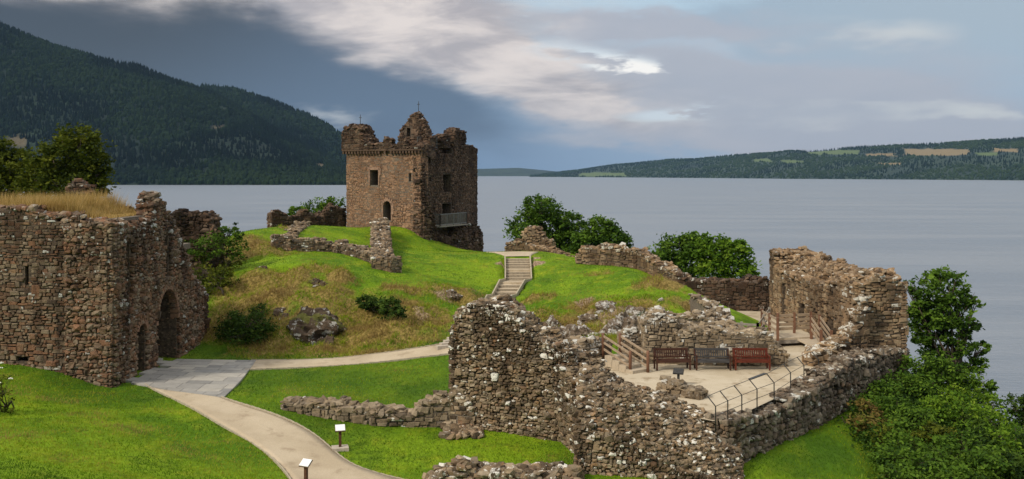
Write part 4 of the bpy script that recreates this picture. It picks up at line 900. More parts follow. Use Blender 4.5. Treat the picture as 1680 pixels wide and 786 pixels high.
# flagstone forecourt
ply = np.array([onY for onY in [(-17.9, 44.9), (-12.45, 42.1), (-12.75, 46), (-13.25, 50.5), (-17.4, 50.9)]])
def clip(pg, P):   # convex clip, P counter-clockwise
    for i in range(len(P)):
        a, b = P[i], P[(i + 1) % len(P)]; out = []
        def side(p): return (b[0] - a[0]) * (p[1] - a[1]) - (b[1] - a[1]) * (p[0] - a[0])
        for k in range(len(pg)):
            p, q = pg[k], pg[(k + 1) % len(pg)]; sp, sq = side(p), side(q)
            if sp >= 0: out.append(p)
            if sp * sq < 0: t_ = sp / (sp - sq); out.append((p[0] + (q[0] - p[0]) * t_, p[1] + (q[1] - p[1]) * t_))
        pg = out
        if len(pg) < 3: return []
    return pg
mb = MB(); rs_ = np.random.default_rng(8)
PZ = lambda x, y: np.maximum(Hr(x, y), 20.05)
y = 42.0
while y < 50.7:
    hy = rs_.uniform(.55, .95); x = -20.2 + rs_.uniform(0, .6)
    while x < -12.2:
        wx = rs_.uniform(.6, 1.6); cx_, cy_ = x + wx / 2, y + hy / 2
        if cx_ > -17.6 or (-20 < cx_ < -17 and 48.8 < cy_ < 51.3):
            pg = [(x + .012, y + .012), (x + wx - .012, y + .012), (x + wx - .012, y + hy - .012), (x + .012, y + hy - .012)]
            if cx_ > -17.6: pg = clip(pg, ply)
            if len(pg) > 2:
                nn_ = len(pg); v = [(a, b, float(H(a, b)) + .06 + d) for d in (-.15, 0) for a, b in pg]; i_ = np.arange(nn_)
                mb.add(v, [np.c_[i_, (i_ + 1) % nn_, (i_ + 1) % nn_ + nn_, i_ + nn_], (i_ + nn_)[None]], (rs_.random(), 0, 0))
        x += wx
    y += hy
o = mb.build('paved_forecourt', M['slab']); o['kind'] = 'structure'; o['label'] = 'grey flagstone forecourt before the gate'
POLY.append(ply)
# court floor: flat sand sheet held by the walls
cpl = np.array([XY(1000, 38.5), XY(1170, 35.4), XY(1200, 35.7), onfloor(1345, 618) + [.4, .4], XY(1440, 46.2), XY(1420, 50), (16.5, 57), (16.4, 63.5), XY(1130, 64), XY(1160, 56), XY(1120, 51), XY(1040, 47), XY(950, 46), XY(950, 41)])
mb = MB(); ctr = cpl.mean(0); n_ = len(cpl)
def fillgrid(P, z, st=.7):
    xs, ys_ = np.arange(P[:, 0].min(), P[:, 0].max() + st, st), np.arange(P[:, 1].min(), P[:, 1].max() + st, st); A, B = np.meshgrid(xs, ys_, indexing='ij'); I_ = np.arange(A.size).reshape(A.shape)
    k = inpoly(A[:-1, :-1] + st / 2, B[:-1, :-1] + st / 2, P); q = np.stack([I_[:-1, :-1], I_[1:, :-1], I_[1:, 1:], I_[:-1, 1:]], -1)[k]
    Z = z + (fbm(A * .3, B * .3, 0, 50, 3) - .5) * .12; us, iv = np.unique(q, return_inverse=True); return np.stack([A, B, Z], -1).reshape(-1, 3)[us], iv.reshape(-1, 4)
mb.add(np.c_[cpl, np.full(len(cpl), FZ)], np.arange(len(cpl))[None]); mb.add(np.c_[cpl, np.full(len(cpl), FZ - .6)], np.zeros((0, 3), int))
o = mb.build('court_floor', M['court_floor']); o['kind'] = 'structure'; o['label'] = 'packed sandy floor of the water gate court'
POLY.append(cpl)

# ------------------------------------------------------------------ steps up the mound
st = thing('mound_steps', 'long flight of pale timber-edged steps climbing the grass saddle', 'steps', tuple(G(850, 422)))
sO = tuple(st.location)
fl = FL; POLY.append(STP)
sk = [MB(), MB()]; prev = None
for (l0, r0, Y0, l1, r1, Y1, n_) in fl:
    mb = MB(); a0, b0_, a1, b1_ = P3(*l0, Y0), P3(*r0, Y0), P3(*l1, Y1), P3(*r1, Y1)
    z0, z1 = (a0[2] + b0_[2]) / 2, (a1[2] + b1_[2]) / 2
    if prev is not None:
        pa, pb, pz = prev; v = [(*pa[:2], pz), (*pb[:2], pz), (*b0_[:2], pz), (*a0[:2], pz)]; v += [(x_, y_, z_ - .35) for x_, y_, z_ in v]
        v = np.array(v)[[7, 6, 5, 4, 3, 2, 1, 0]]; z0 = pz
    for k in range(n_):
        t0, t1 = k / n_, (k + 1) / n_; qa, qb, qc, qd = a0 + (a1 - a0) * t0, b0_ + (b1_ - b0_) * t0, b0_ + (b1_ - b0_) * t1, a0 + (a1 - a0) * t1; zt_ = z0 + (z1 - z0) * (k + 1) / n_
        v = np.array([[*qd[:2], zt_ - .5], [*qc[:2], zt_ - .5], [*qb[:2], zt_ - .5], [*qa[:2], zt_ - .5], [*qd[:2], zt_], [*qc[:2], zt_], [*qb[:2], zt_], [*qa[:2], zt_]])
        mb.add(v, BOXF, (.5, 0, 0), 0); d = (qc - qd); m1, m2 = qd.copy(), qc.copy(); m1[2] = m2[2] = zt_ - .085; m1[1] -= .03; m2[1] -= .03
        m1z, m2z = m1.copy(), m2.copy(); beam(mb, m1, m2, .05, .19, (.5, 0, 0), 1)
    # landing below the flight
    nxt = fl[fl.index((l0, r0, Y0, l1, r1, Y1, n_)) + 1] if fl.index((l0, r0, Y0, l1, r1, Y1, n_)) < 3 else None
    if nxt:
        c_, d_ = P3(*nxt[0], nxt[2]), P3(*nxt[1], nxt[2]); zl = z1 - .02
        v = np.array([[*c_[:2], zl - .4], [*d_[:2], zl - .4], [*b1_[:2], zl - .4], [*a1[:2], zl - .4], [*c_[:2], zl], [*d_[:2], zl], [*b1_[:2], zl], [*a1[:2], zl]]); mb.add(v, BOXF, (.5, 0, 0), 0)
    for i, (p, q) in enumerate(((a0, a1), (b0_, b1_))):
        p2, q2 = p.copy(), q.copy(); p2[2], q2[2] = z0 + .05, z1 + .05; beam(sk[i], p2, q2, .09, .30)
        if nxt:
            e = P3(*nxt[i], nxt[2]); e[2] = z1 + .03; beam(sk[i], q2 - [0, 0, .02], e, .09, .26)
    mb.build('step_flight', [M['path'], M['riser']], st, sO); prev = (a1, b1_, z1)
for s_ in sk: s_.build('edging_board', M['kerb'], st, sO)
mb = MB(); g = G(738, 573)
for k in range(4):
    q = G(735 + k * 3, 572 - k * 4); box(mb, (q[0] - .2 + k * .1, q[1] + .1, q[2] + .06 + k * .02), (.9, .3, .2), .5)
tag(mb.build('stone_steps', M['concrete']), 'few pale steps starting from the side path beside the curtain wall', 'steps')

# ------------------------------------------------------------------ timber steps with handrails in the court
ts = thing('timber_steps', 'short timber stair with red-brown posts and sloping handrails beside the dark bench', 'steps', (5.4, 44.3, FZ)); tO = (5.4, 44.3, FZ)
pb = [onfloor(1034, 611), onfloor(1063, 611)]; up_ = np.array([-.62, .86]) * 1.75; rise = .55
for i in range(2):
    for k, (q, z) in enumerate(((pb[i], FZ), (pb[i] + up_, FZ + rise))):
        mb = MB(); tube(mb, [(q[0], q[1], z - .1), (q[0], q[1], z + .98 - .05), (q[0], q[1], z + .98)], [.07, .07, .05], 8); mb.build('post', M['wood_red'], ts, tO)
    for h in (.85, .55, .25):
        mb = MB(); p, q = pb[i], pb[i] + up_; beam(mb, (p[0], p[1], FZ + h), (q[0], q[1], FZ + rise + h), .05, .09); mb.build('handrail', M['wood_pale'], ts, tO)
for k in range(4):
    mb = MB(); q = (pb[0] + pb[1]) / 2 + up_ * (k + .3) / 4; box(mb, (q[0], q[1], FZ + rise * (k + 1) / 4 - .25), (.98, .5, .5), math.atan2(up_[1], up_[0]) - math.pi / 2); mb.build('step', M['deck'], ts, tO)

# ------------------------------------------------------------------ footbridge
fb = thing('footbridge', 'small timber footbridge with rail fences leading to the lochside range', 'bridge', (14, 50.5, FZ)); fO = (14, 50.5, FZ); DZ = 21.45
d0, d1, d2 = XY(1240, 50.2), XY(1329, 51.0), XY(1368, 48.3)
mb = MB(); beam(mb, (*(d0 + [0, .7]), DZ - .06), (*(d1 + [0, .7]), DZ - .06), 1.4, .10); mb.build('deck', M['deck'], fb, fO)
mb = MB(); beam(mb, (*(d0 - [0, -.05]), DZ - .2), (*(d1 - [0, -.05]), DZ - .2), .14, .2); beam(mb, (*(d0 + [0, 1.3]), DZ - .2), (*(d1 + [0, 1.3]), DZ - .2), .14, .2); mb.build('bearer', M['wood_grey'], fb, fO)
mb = MB(); beam(mb, (d1[0] - .3, d1[1] + .5, DZ - .07), (d2[0] + .4, d2[1] + .5, FZ + .02), 1.3, .1); mb.build('ramp', M['deck'], fb, fO)
def railrun(P, Q, z0, z1, n, m_, hs=(.98, .7, .4), ht=.12, pm='wood_red'):
    for k in range(n + 1):
        mb = MB(); c = P + (Q - P) * k / n; z = z0 + (z1 - z0) * k / n; box(mb, (c[0], c[1], z + .5), (.12, .12, 1.2)); mb.build('post', M[pm], fb, fO)
    for h in hs:
        mb = MB(); beam(mb, (P[0], P[1], z0 + h), (Q[0], Q[1], z1 + h), .04, ht); mb.build('rail', M[m_], fb, fO)
railrun(XY(1276, 51.9), XY(1330, 52.4), DZ, DZ, 2, 'wood_pale', (.95, .72, .48, .25), .15)
railrun(XY(1276, 50.3), XY(1250, 53.5), DZ, DZ, 2, 'wood_pale')
railrun(XY(1331, 50.9), XY(1347, 48.6), DZ, FZ + .1, 1, 'wood_pale')
railrun(XY(1345, 51.3), XY(1364, 48.4), DZ, FZ + .1, 1, 'wood_pale')
railrun(XY(1165, 51.5), XY(1243, 50.5), 21.15, 21.15, 3, 'wood_grey', (.98, .55), .12, 'wood_grey')
railrun(XY(1243, 50.5), XY(1262, 56), 21.15, 21.2, 2, 'wood_grey', (.98, .55), .12, 'wood_grey')

# ------------------------------------------------------------------ benches
def bench(loc, rz, m_, label):
    t = thing('garden_bench', label, 'bench', loc, rz, 'benches along the court wall'); W = 1.62
    for y0, y1 in ((-.22, -.22), (.24, .33)):
        for x in (-W / 2 + .04, W / 2 - .04):
            mb = MB(); h = .62 if y0 < 0 else .88
            beam(mb, (x, y0, 0), (x, y1 if y0 > 0 else y0, h), .07, .07); mb.build('leg', M[m_], t)
    mb = MB()
    for k in range(5): box(mb, (0, -.2 + k * .1, .43), (W, .075, .03))
    for yy in (-.22, .24): box(mb, (0, yy, .38), (W, .04, .08))
    mb.build('seat', M[m_], t)
    mb = MB(); beam(mb, (-W / 2, .325, .86), (W / 2, .325, .86), .05, .10); beam(mb, (-W / 2, .265, .52), (W / 2, .265, .52), .04, .06)
    for k in range(15):
        x = -W / 2 + .1 + k * (W - .2) / 14; beam(mb, (x, .268, .52), (x, .322, .84), .055, .02)
    mb.build('backrest', M[m_], t)
    for x in (-W / 2 + .04, W / 2 - .04):
        mb = MB(); beam(mb, (x, -.27, .635), (x, .29, .64), .08, .04); mb.build('armrest', M[m_], t)
    return t
for px, rz, m_, lab in ((1103, .10, 'bench_brown', 'dark brown slatted bench next to the timber steps'), (1169, 0, 'bench_grey', 'bench with weathered silver grey back between the two others'), (1233, -.02, 'bench_red', 'reddish mahogany bench at the right end of the row')):
    q = onfloor(px, 606.5); b_ = bench((q[0], q[1], FZ + .02), rz, m_, lab)
    if m_ == 'bench_grey':
        for ch in b_.children:
            if ch.name.split('.')[0] in ('leg', 'armrest'): ch.data.materials[0] = M['bench_brown']

# ------------------------------------------------------------------ steel fence on the retaining wall
pbs = [(1173, 683), (1194, 690), (1217, 680), (1242, 669), (1270, 658), (1297, 640), (1319, 627), (1343, 617)]
fp = [onfloor(*p) for p in pbs]; fp[0] = onfloor(1174, 700)
fn = thing('steel_fence', 'thin dark steel fence with inward-bent posts along the court edge', 'fence', (*fp[0], FZ)); nO = (*fp[0], FZ)
tops = []
for q in fp:
    k1 = np.array([q[0], q[1], FZ + .72]); k2 = k1 + np.array([-.26, .12, .33]); mb = MB(); tube(mb, [(q[0], q[1], FZ - .2), k1, k2], .023, 6); mb.build('post', M['steel'], fn, nO); tops.append((k1, k2, q))
for which in range(3):
    mb = MB(); pts = [t_[1] if which == 0 else t_[0] if which == 1 else np.array([t_[2][0], t_[2][1], FZ + .36]) for t_ in tops]
    for p, q in zip(pts[:-1], pts[1:]): tube(mb, [p, q], .011, 5)
    mb.build('rail', M['steel'], fn, nO)
pm_ = (tops[3][1] + tops[4][1]) / 2
mb = MB(); beam(mb, tops[3][1] + [0, -.05, .03], tops[3][1] * .1 + tops[4][1] * .9 + [0, -.05, .05], .14, .03); o = mb.build('rail_sign', M['steel'], origin=tuple(tops[3][1]))
tag(o, 'narrow dark information panel fixed on the steel fence rail', 'sign')

# ------------------------------------------------------------------ information lecterns
def lectern(loc, rz, label, panel, post, w_=.36, h=.80, slab=True, group='information lecterns beside the path'):
    t = thing('information_lectern', label, 'sign', loc, rz, group)
    if slab: mb = MB(); box(mb, (0, 0, .05), (.62, .5, .14)); mb.build('base', M['concrete'], t)
    mb = MB(); box(mb, (0, 0, h / 2), (.10, .10, h)); mb.build('post', M[post], t)
    mb = MB(); box(mb, (0, -.02, h + .04), (w_, .29, .03), 0, (.5, 0, 0), 0, .62); p = mb.build('panel', M[panel], t)
    mb = MB(); box(mb, (0, -.01, h + .015), (w_ + .03, .32, .02), 0, (.5, 0, 0), 0, .62); mb.build('panel_frame', M[post], p)
    return t
g = G(558, 738); lectern((g[0], g[1], g[2]), .25, 'white-topped information lectern on a concrete base at the right of the path', 'white_panel', 'post_brown')
g = G(502, 800); lectern((g[0], g[1], g[2]), -.45, 'white-topped information lectern cut by the bottom edge left of the path', 'white_panel', 'post_brown', slab=False)
q = XY(1113, 41.2); lectern((q[0], q[1], FZ), -.3, 'small black lectern standing on the sandy court behind the wall stub', 'steel', 'steel', .42, .6, False, None)

# ------------------------------------------------------------------ rock outcrops
def outcrop(px, py, size, label, m_='rock', seed=0, sink=.3, flat=.7, ry=.8):
    g = G(px, py); n = 40; r = np.random.default_rng(seed)
    th, ph = np.meshgrid(np.linspace(0, 2 * np.pi, n + 1)[:-1], np.linspace(.02, np.pi * .75, 24), indexing='ij')
    d = np.stack([np.cos(th) * np.sin(ph), np.sin(th) * np.sin(ph), np.cos(ph)], -1)
    f = 1 + (fbm(d[..., 0] * 1.6 + seed, d[..., 1] * 1.6, d[..., 2] * 1.6, seed, 4) - .5) * 1.3; cr = np.abs(fbm(d[..., 0] * 3 + seed, d[..., 1] * 3, d[..., 2] * 3, seed + 9, 3) - .5) * 1.0
    V = d * (f - cr)[..., None] * np.array([size, size * ry, size * flat]); V = np.round(V / (size * .11)) * size * .11 * .35 + V * .65; V[..., 2] -= size * sink
    I_ = np.arange(n * 24).reshape(n, 24); J = np.roll(I_, -1, 0); mb = MB()
    mb.add(V + np.array([g[0], g[1] + size * .3, g[2]]), np.stack([I_[:, :-1], I_[:, 1:], J[:, 1:], J[:, :-1]], -1).reshape(-1, 4), (.5, 0, 0), 0, False)
    mb.add(V[:, 0].mean(0)[None] + np.array([g[0], g[1] + size * .3, g[2]]), np.zeros((0, 3), int))
    return tag(mb.build('rock_outcrop', M[m_], origin=tuple(g)), label, 'rock', 'rock outcrops on the grassy knolls')
outcrop(508, 548, 1.9, 'biggest dark outcrop with white lichen low on the left knoll', 'rock', 1, .25, .75)
outcrop(470, 520, 1.0, 'dark lichened boulder between the low bush and the biggest outcrop', 'rock', 2)
outcrop(482, 556, 1.0, 'dark rock shelf under the left side of the biggest outcrop', 'rock', 31, .35, .7)
outcrop(538, 562, .9, 'dark rock shelf running out right of the biggest outcrop toward the path', 'rock', 32, .35, .7)
outcrop(520, 465, .75, 'small grey rock halfway up the left knoll', 'rock', 3)
outcrop(432, 445, .6, 'brown rock at the left shoulder of the left knoll', 'rock', 14)
outcrop(738, 482, .7, 'sandy rock in the turf right of the dark shrub', 'rock_pale', 4)
outcrop(1022, 545, 1.08, 'white lichened crag on the face of the right knoll', 'rock_pale', 6, .1, 1.0)
outcrop(985, 555, 0.79, 'brown crag left of the white one above the timber steps', 'rock_pale', 7)
outcrop(1062, 535, 0.72, 'pale crag above the tall wall end', 'rock_pale', 8)
outcrop(925, 560, .9, 'white rock ridge low behind the curtain wall', 'rock_pale', 9, .2, 1.1)
outcrop(1098, 474, .55, 'little white rock near the crest of the right knoll', 'rock_pale', 10)
outcrop(955, 545, .8, 'ochre rock in the dry grass of the right knoll', 'rock_pale', 11)

outcrop(1000, 512, 0.86, 'upper white crag in the middle of the right knoll', 'rock_pale', 21, .15, .9)
outcrop(1040, 520, 0.86, 'grey-white crag right of the upper white crag', 'rock_pale', 22, .15, .9)
outcrop(965, 522, .7, 'half-buried ochre rock left of the upper white crag', 'rock_pale', 23)
outcrop(905, 540, .8, 'white-topped rock just above the curtain wall on the right knoll', 'rock_pale', 24, .2, 1.0)
outcrop(1085, 500, .6, 'pale rock in the turf below the crest of the right knoll', 'rock_pale', 25)
outcrop(765, 478, .5, 'small sandy rock beside the grass hollow left of the mound steps', 'rock_pale', 27)

# ------------------------------------------------------------------ trees and bushes
def leaves(mb, c, n, size, spread, r, tbase, up=.5):
    """n leaves round each clump centre c; spread per clump"""
    k = len(c); P = np.repeat(c, n, 0); sp = np.repeat(np.broadcast_to(spread, (k,)), n)
    P = P + r.normal(0, 1, (k * n, 3)) * (sp * .5)[:, None] * np.array([1, 1, .62]); N = k * n
    a = r.normal(0, 1, (N, 3)); a[:, 2] *= .6; a /= np.linalg.norm(a, axis=1)[:, None]; nr = r.normal(0, 1, (N, 3)); nr[:, 2] += up * 2
    b = np.cross(nr, a); b /= np.linalg.norm(b, axis=1)[:, None] + 1e-9
    s = size * r.uniform(.6, 1.35, N)[:, None]
    V = np.stack([P - a * s, P + b * s * .5, P + a * s, P - b * s * .5], 1)
    t = np.clip(np.repeat(tbase, n) + r.normal(0, .13, N), 0, 1); cc = np.zeros((N, 4, 3)); cc[..., 0] = t[:, None]
    mb.add(V, np.arange(N * 4).reshape(N, 4), cc.reshape(-1, 3), 0, False)
def clumps(bl, per, r, inner=.35):
    """clump centres through ellipsoids (cx,cy,cz,rx,ry,rz), denser towards the skin"""
    cs, rs = [], []
    for (x, y, z, a, b, c) in bl:
        m_ = max(4, int(per * (a * b * c) ** .5)); d = r.normal(0, 1, (m_, 3)); d /= np.linalg.norm(d, axis=1)[:, None]; rad = r.uniform(inner, 1.0, m_) ** .6
        rad = rad * (.86 + .3 * r.random(m_)); cs.append(np.array([x, y, z]) + d * rad[:, None] * np.array([a, b, c])); rs.append(np.full(m_, .34 * (a + b + c) / 3 ** 1 ** .5))
    return np.concatenate(cs), np.concatenate(rs)
def tree(name, label, base, bl, m_, seed, cat='tree', group=None, per=40, nleaf=34, size=.15, trunk=.22, spread=None, stems=1):
    r = np.random.default_rng(500 + seed); base = np.asarray(base, float); t = thing(name, label, cat, tuple(base), 0, group); mb = MB()
    top = np.mean([b[:3] for b in bl], 0)
    for s_ in range(stems):
        o_ = np.array([r.uniform(-.3, .3), r.uniform(-.3, .3), 0]) * (s_ > 0); mid = base + (top - base) * .45 + r.normal(0, .15, 3)
        tube(mb, [base + o_ - [0, 0, .4], base + o_ + (mid - base) * .5 + r.normal(0, .08, 3), mid + o_ * 2, base + (top - base) * .8 + o_ * 3], [trunk, trunk * .8, trunk * .62, trunk * .35], 7)
        for b in bl:
            c_ = np.array(b[:3]); tube(mb, [mid, mid * .45 + c_ * .55 + r.normal(0, .15, 3), c_], [trunk * .5, trunk * .3, trunk * .12], 6)
            for k in range(5):
                d = r.normal(0, 1, 3); d[2] = abs(d[2]) * .7; d /= np.linalg.norm(d); tube(mb, [mid * .3 + c_ * .7, c_ + d * np.array(b[3:]) * .9], [trunk * .2, trunk * .05], 5)
    mb.build('trunk' if cat == 'tree' else 'stem', M['bark'], t, base)
    mb = MB(); c, rs = clumps(bl, per, r); rs = rs if spread is None else np.full(len(rs), spread)
    leaves(mb, c, nleaf, size, rs * r.uniform(.6, 1.2, len(rs)), r, np.clip(r.normal(.5, .2, len(c)), .05, .95)); mb.build('crown' if cat == 'tree' else 'foliage', M[m_], t, base)
    return t
def ell(px, py, Y, rpx, rpy, ry=None):   # an ellipsoid of crown given by its outline in the photo at depth Y
    c = P3(px, py, Y); return (c[0], c[1], c[2], rpx * Y / F, (ry or rpx) * Y / F, rpy * Y / F)
tg = 'trees growing on the slope behind the ruins'
def at(px, Y, dz=0): x = (px - CX) / F * Y; return (x, Y, float(H(x, Y)) + dz)
tree('ash_tree', 'taller of the two round trees in front of the loch beside the steps', at(890, 90), [ell(885, 345, 90, 32, 28), ell(862, 375, 90, 28, 22), ell(905, 375, 91, 36, 30), ell(935, 372, 90, 24, 26), ell(885, 405, 91, 42, 26), ell(925, 408, 91, 32, 22)], 'leaf_mid', 1, group=tg, trunk=.3)
tree('ash_tree', 'lower round tree touching the right side of the taller one by the steps', at(985, 86), [ell(985, 378, 86, 26, 24), ell(965, 398, 86, 30, 22), ell(1008, 395, 86, 26, 20), ell(975, 415, 87, 42, 16), ell(1020, 410, 86, 16, 14)], 'leaf_mid', 2, group=tg)
tree('ash_tree', 'dark spreading tree behind the shaded wall on its left', at(1118, 76), [ell(1115, 410, 76, 38, 22), ell(1140, 403, 76, 26, 20), ell(1092, 428, 76, 22, 18), ell(1125, 440, 76, 42, 22)], 'leaf_mid', 3, group=tg)
tree('ash_tree', 'bright green tree behind the shaded wall and left of the lochside range', at(1190, 73), [ell(1180, 412, 73, 36, 26), ell(1208, 418, 73, 24, 22), ell(1190, 440, 73, 46, 22), ell(1225, 448, 73, 16, 14), ell(1155, 395, 74, 12, 12)], 'leaf_bright', 4, group=tg)
tree('leaning_tree', 'tall airy tree rising right of the lochside range above the bank', at(1560, 57), [ell(1535, 470, 57, 34, 26), ell(1575, 485, 57, 26, 22), ell(1505, 500, 57, 20, 30), ell(1545, 515, 57, 40, 26), ell(1585, 535, 57, 20, 18), ell(1520, 550, 57, 28, 26), ell(1575, 570, 57, 26, 20), ell(1600, 600, 57, 20, 20), ell(1615, 635, 56, 18, 20), ell(1540, 590, 57, 30, 22), ell(1490, 470, 57, 12, 10), ell(1555, 455, 57, 26, 16), ell(1520, 520, 57, 34, 30), ell(1560, 545, 57, 28, 24), ell(1595, 500, 57, 14, 14), ell(1610, 570, 57, 12, 12), ell(1530, 620, 57, 34, 26)], 'leaf_mid', 5, group=tg, per=34, nleaf=30, size=.13, trunk=.2)
tree('wind_blown_tree', 'olive tree behind the gatehouse with its crown just above the straw grass', at(118, 62), [ell(128, 238, 62, 42, 30), ell(88, 262, 62, 36, 30), ell(150, 272, 62, 30, 30), ell(115, 298, 62, 60, 28), ell(60, 290, 62, 34, 30), ell(158, 305, 62, 20, 22)], 'leaf_olive', 6, group=tg, trunk=.3, size=.14)
tree('wind_blown_tree', 'olive tree cut by the left edge behind the gatehouse', at(5, 64), [ell(20, 270, 64, 40, 26), ell(-20, 255, 64, 40, 34), ell(25, 305, 64, 44, 26), ell(-30, 300, 64, 50, 34)], 'leaf_olive', 7, group=tg, trunk=.3, size=.14)
bg_ = 'bushes round the castle'
def bush(name, label, base, bl, m_, seed, **k):
    d = dict(per=34, nleaf=22, size=.09, trunk=.05, stems=3); d.update(k); return tree(name, label, base, bl, m_, seed, 'bush', bg_, **d)
bush('shrub', 'rounded green shrub behind the wall remnant left of the tower', at(520, 103), [ell(520, 345, 103, 26, 18), ell(545, 340, 103, 20, 18), ell(490, 350, 103, 20, 12), ell(555, 355, 103, 12, 14)], 'leaf_mid', 20, size=.16)
bush('elder_bush', 'leafy bush at the top left corner of the left knoll with twigs against the loch', at(372, 66), [ell(x, y, 64, rx, ry) for x, y, rx, ry in ((372, 390, 24, 16), (348, 405, 30, 22), (388, 405, 18, 22), (376, 374, 14, 8), (395, 385, 10, 8), (320, 405, 20, 16))], 'leaf_mid', 21)
bush('elder_bush', 'sprawling bush between the gatehouse end and the left knoll', at(335, 61), [ell(x, y, G(x, y + ry)[1] - .2, rx, ry) for x, y, rx, ry in ((325, 418, 30, 26), (352, 425, 28, 26), (330, 452, 26, 24), (385, 425, 18, 18), (365, 455, 22, 18))], 'leaf_olive', 22)
bush('ivy', 'trailing ivy patch hanging low beside the gatehouse stub', at(370, 60), [ell(x, y, G(x, y + ry)[1] - .2, rx, ry) for x, y, rx, ry in ((368, 455, 24, 20), (345, 475, 18, 14), (330, 440, 16, 24))], 'leaf_olive', 23)
bush('gorse_bush', 'low dark bush at the foot of the left knoll above the grass', at(412, 55.5), [ell(x, y, G(x, y + ry)[1] - .2, rx, ry) for x, y, rx, ry in ((412, 530, 34, 18), (382, 528, 20, 20), (440, 545, 16, 12), (400, 552, 40, 10), (365, 545, 14, 13), (425, 510, 14, 10))], 'leaf_dark', 24, per=50, nleaf=26, spread=.4)
bush('gorse_bush', 'dark diagonal shrub alone on the slope of the left knoll', at(630, 57.5), [ell(x, y, G(x, y + ry)[1] - .2, rx, ry) for x, y, rx, ry in ((640, 510, 24, 20), (616, 499, 22, 13), (600, 495, 16, 9), (652, 524, 16, 15))], 'leaf_dark', 25, per=70, nleaf=36)
bush('hogweed', 'tall weeds with white flower heads at the left edge of the lawn', G(6, 668), [ell(4, 640, 35.5, 20, 30), ell(-20, 650, 35.5, 26, 30), ell(14, 662, 35.5, 12, 18)], 'leaf_olive', 26, size=.05)
hog = [o for o in C.objects if o.name == 'hogweed'][0]; r_ = np.random.default_rng(3)
for k in range(4):
    mb = MB()
    q = P3(r_.uniform(-5, 30), r_.uniform(592, 640), 35.1 + r_.uniform(-.3, .3)); rocks(mb, q + r_.normal(0, .04, (7, 3)) * [1, 1, .25], np.full((7, 3), .02), r_.random(7), r_.random(7), r_); mb.build('flower_head', M['flower'], hog, tuple(hog.location))

# the overgrown bank on the right
bank = [('bramble_bush', 'ivy-covered bush hugging the outer corner of the lochside range', 1530, 610, 50, [(1510, 600, 30, 24), (1545, 612, 34, 22), (1575, 625, 22, 18)], 'leaf_mid'),
        ('bramble_bush', 'bright bush on the bank just under the tall airy tree', 1590, 640, 49, [(1590, 642, 30, 22), (1555, 645, 34, 18)], 'leaf_bright'),
        ('bramble_bush', 'bush against the lower courses of the retaining wall end', 1470, 640, 46, [(1480, 632, 32, 20), (1450, 645, 22, 18), (1505, 642, 26, 18)], 'leaf_mid'),
        ('bracken', 'straw-brown bracken patch at the left rim of the bank', 1425, 690, 41.5, [(1422, 676, 15, 16), (1412, 695, 11, 14), (1436, 688, 12, 14)], 'leaf_rust'),
        ('bramble_bush', 'dark leafy bush right of the bracken patch', 1480, 690, 42.5, [(1475, 675, 30, 22), (1500, 690, 30, 24), (1470, 705, 24, 20)], 'leaf_mid'),
        ('elder_bush', 'pale green elder in the middle of the bank', 1560, 690, 44, [(1560, 670, 32, 24), (1530, 680, 28, 24), (1585, 690, 32, 28)], 'leaf_bright'),
        ('bramble_bush', 'lowest bush of the bank beside the mown grass', 1500, 760, 38.5, [(1480, 735, 30, 24), (1505, 765, 36, 26), (1450, 755, 18, 18), (1470, 785, 30, 20)], 'leaf_mid'),
        ('elder_bush', 'tall green bush at the bottom of the bank with woody stems', 1590, 760, 40, [(1580, 735, 38, 30), (1550, 755, 34, 30), (1610, 770, 36, 30), (1560, 790, 50, 26)], 'leaf_mid'),
        ('bramble_bush', 'yellowish olive bush between the bracken and the lowest bush of the bank', 1455, 725, 40.5, [(1455, 718, 22, 18), (1478, 728, 18, 16)], 'leaf_olive'),
        ('bramble_bush', 'olive bush with loose sprays just below the pale green elder', 1530, 722, 41.5, [(1525, 715, 26, 18), (1550, 725, 22, 18), (1508, 722, 16, 12)], 'leaf_olive'),
        ('bramble_bush', 'dark small bush left of the shoulder bush on the bank', 1605, 712, 43, [(1600, 712, 18, 18), (1612, 728, 16, 14)], 'leaf_dark'),
        ('bramble_bush', 'rounded bush at the outer right shoulder of the bank', 1640, 720, 44, [(1630, 695, 26, 24), (1640, 725, 24, 30), (1620, 665, 18, 16)], 'leaf_bright'),
        ('bramble_bush', 'shady bush filling the bottom right below the shoulder bush', 1655, 780, 41.5, [(1650, 770, 30, 28), (1690, 790, 34, 28)], 'leaf_dark'),
        ('wind_blown_bush', 'dark wind-blown bush cut by the right edge above the water', 1690, 690, 46, [(1672, 668, 20, 20), (1695, 690, 28, 26), (1670, 710, 24, 18), (1690, 740, 34, 24)], 'leaf_dark')]
for i, (nm, lab, px, py, Y, bl, m_) in enumerate(bank):
    b_ = G(px, min(py + 12, 830)); b_ = b_ if b_[1] < 48 else np.array(at(px, 47)); bush(nm, lab, b_, [ell(x, y, min(G(x, min(y + ry * .7, 830))[1], 47.5) - .75, rx * 1.1, ry * 1.15, rx * .9) for x, y, rx, ry in bl], m_, 40 + i, per=54, nleaf=30, size=.095, spread=.34)

